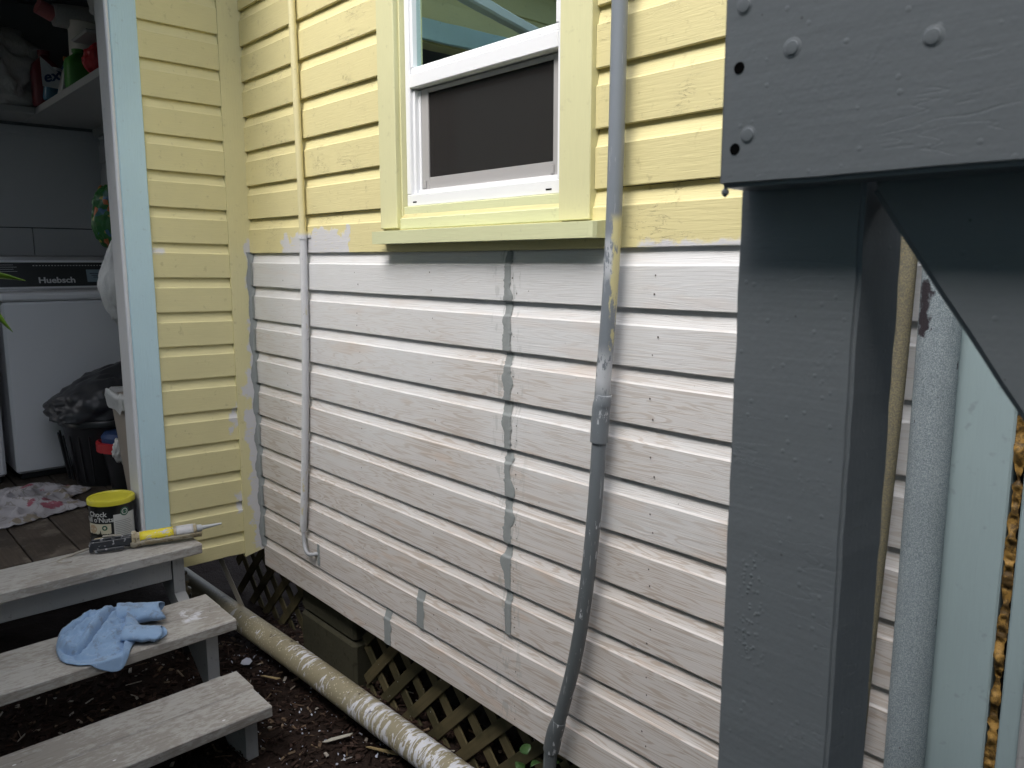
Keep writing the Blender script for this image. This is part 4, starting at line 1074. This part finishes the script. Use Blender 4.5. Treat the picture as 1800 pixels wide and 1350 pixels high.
cpatch('skyline', -1.25, -.02, .0275, .035, M_tin, .0010, 44, lambda t: .034+.010*max(0, nz(t*23, 3)+.1)+(.022*max(0, 1-abs(t-.60)*40)))
def cdisc(name, a, z, r, mat, d, sq=1):
    V = [cyl(a+r*math.cos(t*.2618)/cr_, z+r*sq*math.sin(t*.2618), d) for t in range(24)]+[cyl(a, z, d)]
    return mk(name, V, [(i, (i+1) % 24, 24) for i in range(24)], mat, can, True)
cdisc('biscuit_print', -.92, .053, .018, M_biscuit, .0010, .9)
cdisc('badge', -.30, .058, .0095, M_gprint, .0012); cdisc('badge_centre', -.30, .058, .0045, M_cream, .0016)
cpatch('text_panel', .10, 1.25, .012, .105, M_wprint, .0006)
for k in range(9): cpatch('text_line', .16, .98-.05*(k % 3), .024+.0068*k, .0262+.0068*k, m_plain('grey_print', (.25, .26, .26), .5) if k == 0 else bpy.data.materials['grey_print'], .0010)
cdisc('badge', .62, .112, .0165, M_gprint, .0011); cdisc('badge_ring', .62, .112, .0115, M_wprint, .0014); cdisc('badge_centre', .62, .112, .0085, M_gprint, .0017)
ctext('badge_letters', 'Fair', .009, .54, .109, M_wprint)
ctext('lettering', 'Chock', .026, -1.08, .101, M_wprint, .0005); ctext('lettering', "full o'Nuts", .026, -1.30, .080, M_wprint, .0005)

# caulking gun lying across the top step
gun = thing('caulking_gun', 'dirty caulking gun with yellow labelled cartridge lying on the top step', 'caulking gun', (.16, -.5, -1.056))
A_ = Vector((.135, -.560, -1.027)); B_ = Vector((.200, -.352, -1.021)); dr_ = (B_-A_).normalized()
sd2 = dr_.cross(Vector((0, 0, 1))).normalized(); up2 = sd2.cross(dr_)
def gp(t, s_, h_): return A_+dr_*t+sd2*s_+up2*h_
Lb = (B_-A_).length
def arc_shell(name, t0, t1, r, a0, a1, mat, th=.002, n=14, m=8, wob=0):
    V, Fc = [], []
    for j in range(m+1):
        t = t0+(t1-t0)*j/m
        for i in range(n+1):
            a = R(a0+(a1-a0)*i/n); rr = r+wob*nz(t*40, a*2)
            V.append(gp(t, rr*math.cos(a), rr*math.sin(a)))
    for j in range(m):
        for i in range(n): q = j*(n+1)+i; Fc.append((q, q+1, q+n+2, q+n+1))
    o = mk(name, V, Fc, mat, gun, True); md = o.modifiers.new('thick', 'SOLIDIFY'); md.thickness = th; return o
arc_shell('cradle', -.01, Lb+.012, .0275, 182, 352, M_gunbar, .003, wob=.0008)
tube('cartridge', [gp(0, 0, 0), gp(Lb*.97, 0, 0), gp(Lb*.985, 0, 0)], [.0240, .0240, .020], M_gunbar, gun, 20)
arc_shell('cartridge_label', Lb*.10, Lb*.62, .0252, -5, 185, M_yellab, .0006)
arc_shell('cartridge_label', Lb*.66, Lb*.93, .0252, -5, 185, m_plain('white_smear_label', (.50, .50, .52), .5, .4, 40, .4, 60), .0006)
tube('nozzle', [gp(Lb*.98, 0, .004), gp(Lb+.014, 0, .005), gp(Lb+.016, 0, .005), gp(Lb+.085, .002, .010)], [.015, .013, .0085, .0035], m_plain('grey_nozzle', (.44, .46, .48), .5, .3, 30), gun, 14)
lathe('end_cap', [(.0, -.004), (.030, -.004), (.030, .010), (.0, .010)], A_, M_gunbar, gun, 20, Matrix((( *sd2, 0), (*up2, 0), (*dr_, 0), (0, 0, 0, 1))).transposed() if False else Matrix(((sd2.x, up2.x, dr_.x, 0), (sd2.y, up2.y, dr_.y, 0), (sd2.z, up2.z, dr_.z, 0), (0, 0, 0, 1))))
bm = bmesh.new(); GM = Matrix(((sd2.x, dr_.x, up2.x, A_.x), (sd2.y, dr_.y, up2.y, A_.y), (sd2.z, dr_.z, up2.z, A_.z), (0, 0, 0, 1)))
for lo, hi in (((-.020, -.135, -.012), (-.012, -.004, .016)), ((.012, -.135, -.012), (.020, -.004, .016)), ((-.020, -.142, -.020), (.020, -.128, .010)), ((-.0118, -.07, -.016), (.0118, -.058, .018)), ((-.0118, -.10, -.006), (.0118, -.090, .012)), ((-.0118, -.030, -.020), (.0118, -.006, .018)), ((.0205, -.125, -.022), (.028, -.03, -.010))):
    bmbox(bm, lo, hi, .002, GM)
frombm('handle_frame', bm, m_plain('smeared_black_metal', (.03, .034, .042), .45, .3, 30, .3, 60, speck=((.28, .29, .31), 45, .60)), gun)
tube('grip', curve_pts([gp(-.03, -.03, -.005), gp(-.06, -.055, -.010), gp(-.10, -.075, -.012), gp(-.135, -.082, -.014)], 5), [.010]+[.012]*8+[.013]*6+[.008], M_gunbar, gun, 12)
tube('trigger', curve_pts([gp(-.015, -.02, .0), gp(-.05, -.035, .012), gp(-.10, -.048, .012)], 5), .005, M_wire, gun, 8)
tube('rod', curve_pts([gp(.0, 0, 0), gp(-.10, 0, -.004), gp(-.17, .004, -.014), gp(-.215, .014, -.024), gp(-.240, .040, -.0262), gp(-.225, .062, -.0262), gp(-.195, .070, -.0262)], 6), .0045, M_wire, gun, 8)

# blue rag heaped on the second step
V, Fc = [], []; NR, NT_ = 84, 200; cxr, cyr = .445, -.775
ol = [(.41, -.885), (.50, -.892), (.56, -.866), (.602, -.815), (.622, -.772), (.612, -.735), (.545, -.700), (.485, -.655), (.40, -.640), (.335, -.665), (.305, -.73), (.315, -.80), (.35, -.860)]
ring_ = [p for p in curve_pts([(*p, 0) for p in ol+ol[:1]], 10)]
pol = sorted((math.atan2(p.y-cyr, p.x-cxr), math.hypot(p.x-cxr, p.y-cyr)) for p in ring_)
def orad(a):
    P_ = [(pol[-1][0]-2*math.pi, pol[-1][1])]+pol+[(pol[0][0]+2*math.pi, pol[0][1])]
    for (a0, r0), (a1, r1) in zip(P_, P_[1:]):
        if a0 <= a <= a1: return r0+(r1-r0)*((a-a0)/max(1e-6, a1-a0))
    return .12
def pdist(x, y, L):
    best = 9
    for (x0, y0), (x1, y1) in zip(L, L[1:]):
        dx, dy = x1-x0, y1-y0; t = max(0, min(1, ((x-x0)*dx+(y-y0)*dy)/(dx*dx+dy*dy))); d = math.hypot(x-x0-t*dx, y-y0-t*dy)
        if d < abs(best): best = d*(1 if (dx*(y-y0)-dy*(x-x0)) > 0 else -1)
    return best
C1 = [(.400, -.875), (.413, -.837), (.406, -.805), (.385, -.782)]; C2 = [(.425, -.888), (.492, -.872), (.511, -.845), (.492, -.811), (.439, -.760), (.410, -.736), (.365, -.692)]
C3 = [(.345, -.80), (.352, -.76), (.342, -.72)]; HEM = [(.385, -.664), (.460, -.688), (.525, -.712), (.627, -.748)]
def sst(v, a, b): t = max(0, min(1, (v-a)/(b-a))); return t*t*(3-2*t)
for j in range(NR+1):
    r = j/NR
    for i in range(NT_):
        a = -math.pi+2*math.pi*i/NT_; ro = orad(a)*(1+.02*nz(a*6, 3)); x = cxr+math.cos(a)*r*ro; y = cyr+math.sin(a)*r*ro
        H = max(.014, .112-.40*(x-.35)-.06*abs(y+.76))
        h = H*(1-r**3.2)**.6+.004
        e = min(1, (1-r)*5)
        d1, d2, d3, dh = pdist(x, y, C1), pdist(x, y, C2), pdist(x, y, C3), pdist(x, y, HEM)
        h += e*(-.013*math.exp(-(d1/.0055)**2)+.011*math.exp(-((abs(d1)-.014)/.009)**2)-.017*math.exp(-(d2/.0055)**2)+.013*math.exp(-((d2-.015)/.010)**2)+.006*math.exp(-((d2+.013)/.008)**2)-.008*math.exp(-(d3/.006)**2))
        h -= .024*sst(-dh, .000, .006)*e if dh < 0 else 0
        h += e*(.012*(.25-abs(nz(x*24+y*9, y*14-x*6, 4)))+.007*(.25-abs(nz(x*50, y*34, 9)))+.004*nz(x*45, y*45, 2)+.005*nz(x*20, y*26, 6)+.002*nz(x*110, y*110, 3))
        z = -1.2385+max(h, .002)
        xe = .590
        if x > xe: z = z-(x-xe)*1.25; x = xe+(x-xe)*.30
        V.append((x, y, z))
for j in range(NR):
    for i in range(NT_): Fc.append((j*NT_+i, j*NT_+(i+1) % NT_, (j+1)*NT_+(i+1) % NT_, (j+1)*NT_+i))
b = len(V)
def sleeve(p0, p1, w0, w1, h0, h1, flare=.01, seg=26, n=14, seed=0):
    """open, flattened cloth tube from p0 to its mouth p1"""
    base = len(V); p0, p1 = Vector(p0), Vector(p1); d = (p1-p0).normalized(); s_ = d.cross(Vector((0, 0, 1))).normalized()
    for j in range(n+1):
        t = j/n; c_ = p0.lerp(p1, t)
        for i in range(seg):
            a = 2*math.pi*i/seg; ww = w0+(w1-w0)*t+flare*t*t; hh = h0+(h1-h0)*t
            q = c_+s_*math.cos(a)*ww*(1+.12*nz(a*2, t*4, seed))+Vector((0, 0, math.sin(a)*hh*(1+.25*nz(t*7, a, seed))+.005*nz(t*9, a*3, seed)))+d*.010*math.sin(a*2+seed)*t
            q.z = max(q.z, -1.2375); V.append(tuple(q))
    for j in range(n):
        for i in range(seg): Fc.append((base+j*seg+i, base+j*seg+(i+1) % seg, base+(j+1)*seg+(i+1) % seg, base+(j+1)*seg+i))
sleeve((.365, -.690, -1.196), (.405, -.560, -1.208), .055, .040, .032, .024, .010, seed=2)
sleeve((.490, -.705, -1.210), (.550, -.612, -1.220), .046, .034, .020, .014, .012, seed=6)
rg = tag(mk('blue_rag', V, Fc, M_rag, None, True), 'stained light blue cotton rag heaped on the middle step', 'rag')
sm = rg.modifiers.new('thick', 'SOLIDIFY'); sm.thickness = .0012; sm.offset = 1

# ------------------------------------------------------------------ plants
def leaf_geo(base, direction, L, W, droop, roll=0, n=9):
    d = Vector(direction).normalized(); s_ = d.cross(Vector((0, 0, 1)))
    s_ = s_.normalized() if s_.length > 1e-3 else Vector((1, 0, 0)); u = s_.cross(d)
    s_ = s_*math.cos(roll)+u*math.sin(roll); u = s_.cross(d)
    V, Fc = [], []
    for i in range(n+1):
        t = i/n; w_ = W*math.sin(math.pi*min(1, t**.75))**.9*(1-.15*t)+.0004; c_ = Vector(base)+d*L*t-Vector((0, 0, droop*L*t*t))
        sw = .05*W*math.sin(t*23)
        V += [c_-s_*(w_+sw)+u*w_*.30, c_-u*.0, c_+s_*(w_-sw)+u*w_*.30]
        if i:
            k = 3*i; Fc += [(k-3, k-2, k+1, k), (k-2, k-1, k+2, k+1)]
    return V, Fc
def plant(name, label, stem, leaves, ml, parent=None):
    T = thing(name, label, 'plant', stem[0])
    tube('stem', curve_pts(stem, 4), .0022, M_stem, T, 6)
    for lf in leaves:
        Vv, Ff = leaf_geo(*lf); o = mk('leaf', Vv, Ff, ml, T, True)
        q = o.modifiers.new('thick', 'SOLIDIFY'); q.thickness = .0006
    return T
plant('leafy_plant', 'bright green leaves poking in at the left edge of the photo', [(1.50, -1.24, -1.60), (1.515, -1.215, -.9), (1.530, -1.19, -.35), (1.535, -1.180, -.05)],
      [((1.533, -1.180, -.055), (.62, .86, .02), .104, .016, .10, .5), ((1.532, -1.187, -.075), (.50, .70, -.45), .095, .020, .30, .9), ((1.53, -1.19, -.02), (-.8, .2, .3), .10, .02, .3),
       ((1.525, -1.20, -.20), (.3, -.9, .2), .10, .02, .3), ((1.52, -1.205, -.35), (-.7, -.5, .2), .11, .022, .3), ((1.535, -1.18, -.03), (.1, -.6, .6), .09, .018, .3)], M_leaf)
rn = random.Random(12); lv = []
for i in range(26):
    a = rn.uniform(0, 6.28); lv.append(((1.70+rn.uniform(-.05, .13), -.06+rn.uniform(-.05, .07), GZ+rn.uniform(.10, .30)), (math.cos(a), math.sin(a), rn.uniform(0, .8)), rn.uniform(.03, .06), rn.uniform(.010, .018), .4, rn.uniform(-.6, .6)))
plant('weed', 'small dark green weed growing at the foot of the grey drain pipe', [(1.72, -.06, GZ-.01), (1.715, -.055, GZ+.12), (1.73, -.06, GZ+.27)], lv, M_leafd)

# ------------------------------------------------------------------ loose bits on the soil
def chip(name, label, cat, pts, z, th, mat, rx=0, ry=0, group=None):
    cx = sum(p[0] for p in pts)/len(pts); cy = sum(p[1] for p in pts)/len(pts); n = len(pts)
    V = [(x-cx, y-cy, -th/2) for x, y in pts]+[(x-cx, y-cy, th/2) for x, y in pts]
    o = mk(name, V, [tuple(range(n))[::-1], tuple(range(n, 2*n))]+[(i, (i+1) % n, (i+1) % n+n, i+n) for i in range(n)], mat)
    o.location = (cx, cy, z); o.rotation_euler = (rx, ry, 0); return tag(o, label, cat, group)
M_bone = m_plain('pale_scrap', (.46, .44, .38), .7, .2, 30); M_pscrap = m_plain('bluish_paint_flake', (.42, .44, .52), .6, .2, 30); M_lathn = m_plain('fresh_splinter', (.40, .30, .15), .7, .3, 30)
chip('torn_scrap', 'torn cream scrap on the mulch below the tan pipe', 'scrap', [(.885, -.235), (.905, -.225), (.95, -.165), (.945, -.150), (.925, -.170), (.895, -.205)], GZ+.030, .002, M_bone, .15, -.2)
chip('wood_splinter', 'fresh yellow wood splinter on the mulch at the bottom of the photo', 'splinter', [(1.03, -.155), (1.04, -.145), (1.19, -.045), (1.185, -.062), (1.12, -.108)], GZ+.034, .005, M_lathn, .05, .05)
chip('wood_splinter', 'thin tan splinter on the mulch near the middle step', 'splinter', [(.355, -.205), (.365, -.195), (.44, -.165), (.435, -.178)], GZ+.028, .003, M_lathn, .05, -.1)
rn = random.Random(21)
V, Fc = [], []
for i in range(260):
    x = rn.uniform(.1, 1.5); y = rn.uniform(-.42, .02); r = rn.uniform(.0018, .006)*(1.7 if rn.random() < .08 else 1); b = len(V); z = gheight(x, y)+.017; tx, ty = rn.gauss(0, .4), rn.gauss(0, .4)
    n = 5
    for q in (0, .0015):
        for k in range(n):
            a = 6.28*k/n+rn.uniform(-.4, .4); rr = r*rn.uniform(.5, 1.2); V.append((x+rr*math.cos(a), y+rr*.6*math.sin(a), z+q+rr*math.cos(a)*tx+rr*math.sin(a)*ty))
    Fc += [tuple(b+k for k in range(n))[::-1], tuple(b+n+k for k in range(n))]+[(b+k, b+(k+1) % n, b+n+(k+1) % n, b+n+k) for k in range(n)]
tag(mk('paint_flakes', V, Fc, M_pscrap), 'tiny pale paint flakes scattered over the mulch', 'flakes', kind='stuff')
for (x, y, r, lb) in ((.225, -.205, .026, 'bluish white paint flakes in a pile beside the middle step'), (.62, -.335, .03, 'bluish paint flake beside the lowest step')):
    pts = [(x+r*(.6+.5*rn.random())*math.cos(k*.9), y+r*(.5+.5*rn.random())*math.sin(k*.9)) for k in range(7)]
    chip('paint_flake', lb, 'flake', pts, GZ+.030, .002, M_pscrap, .2, .15)
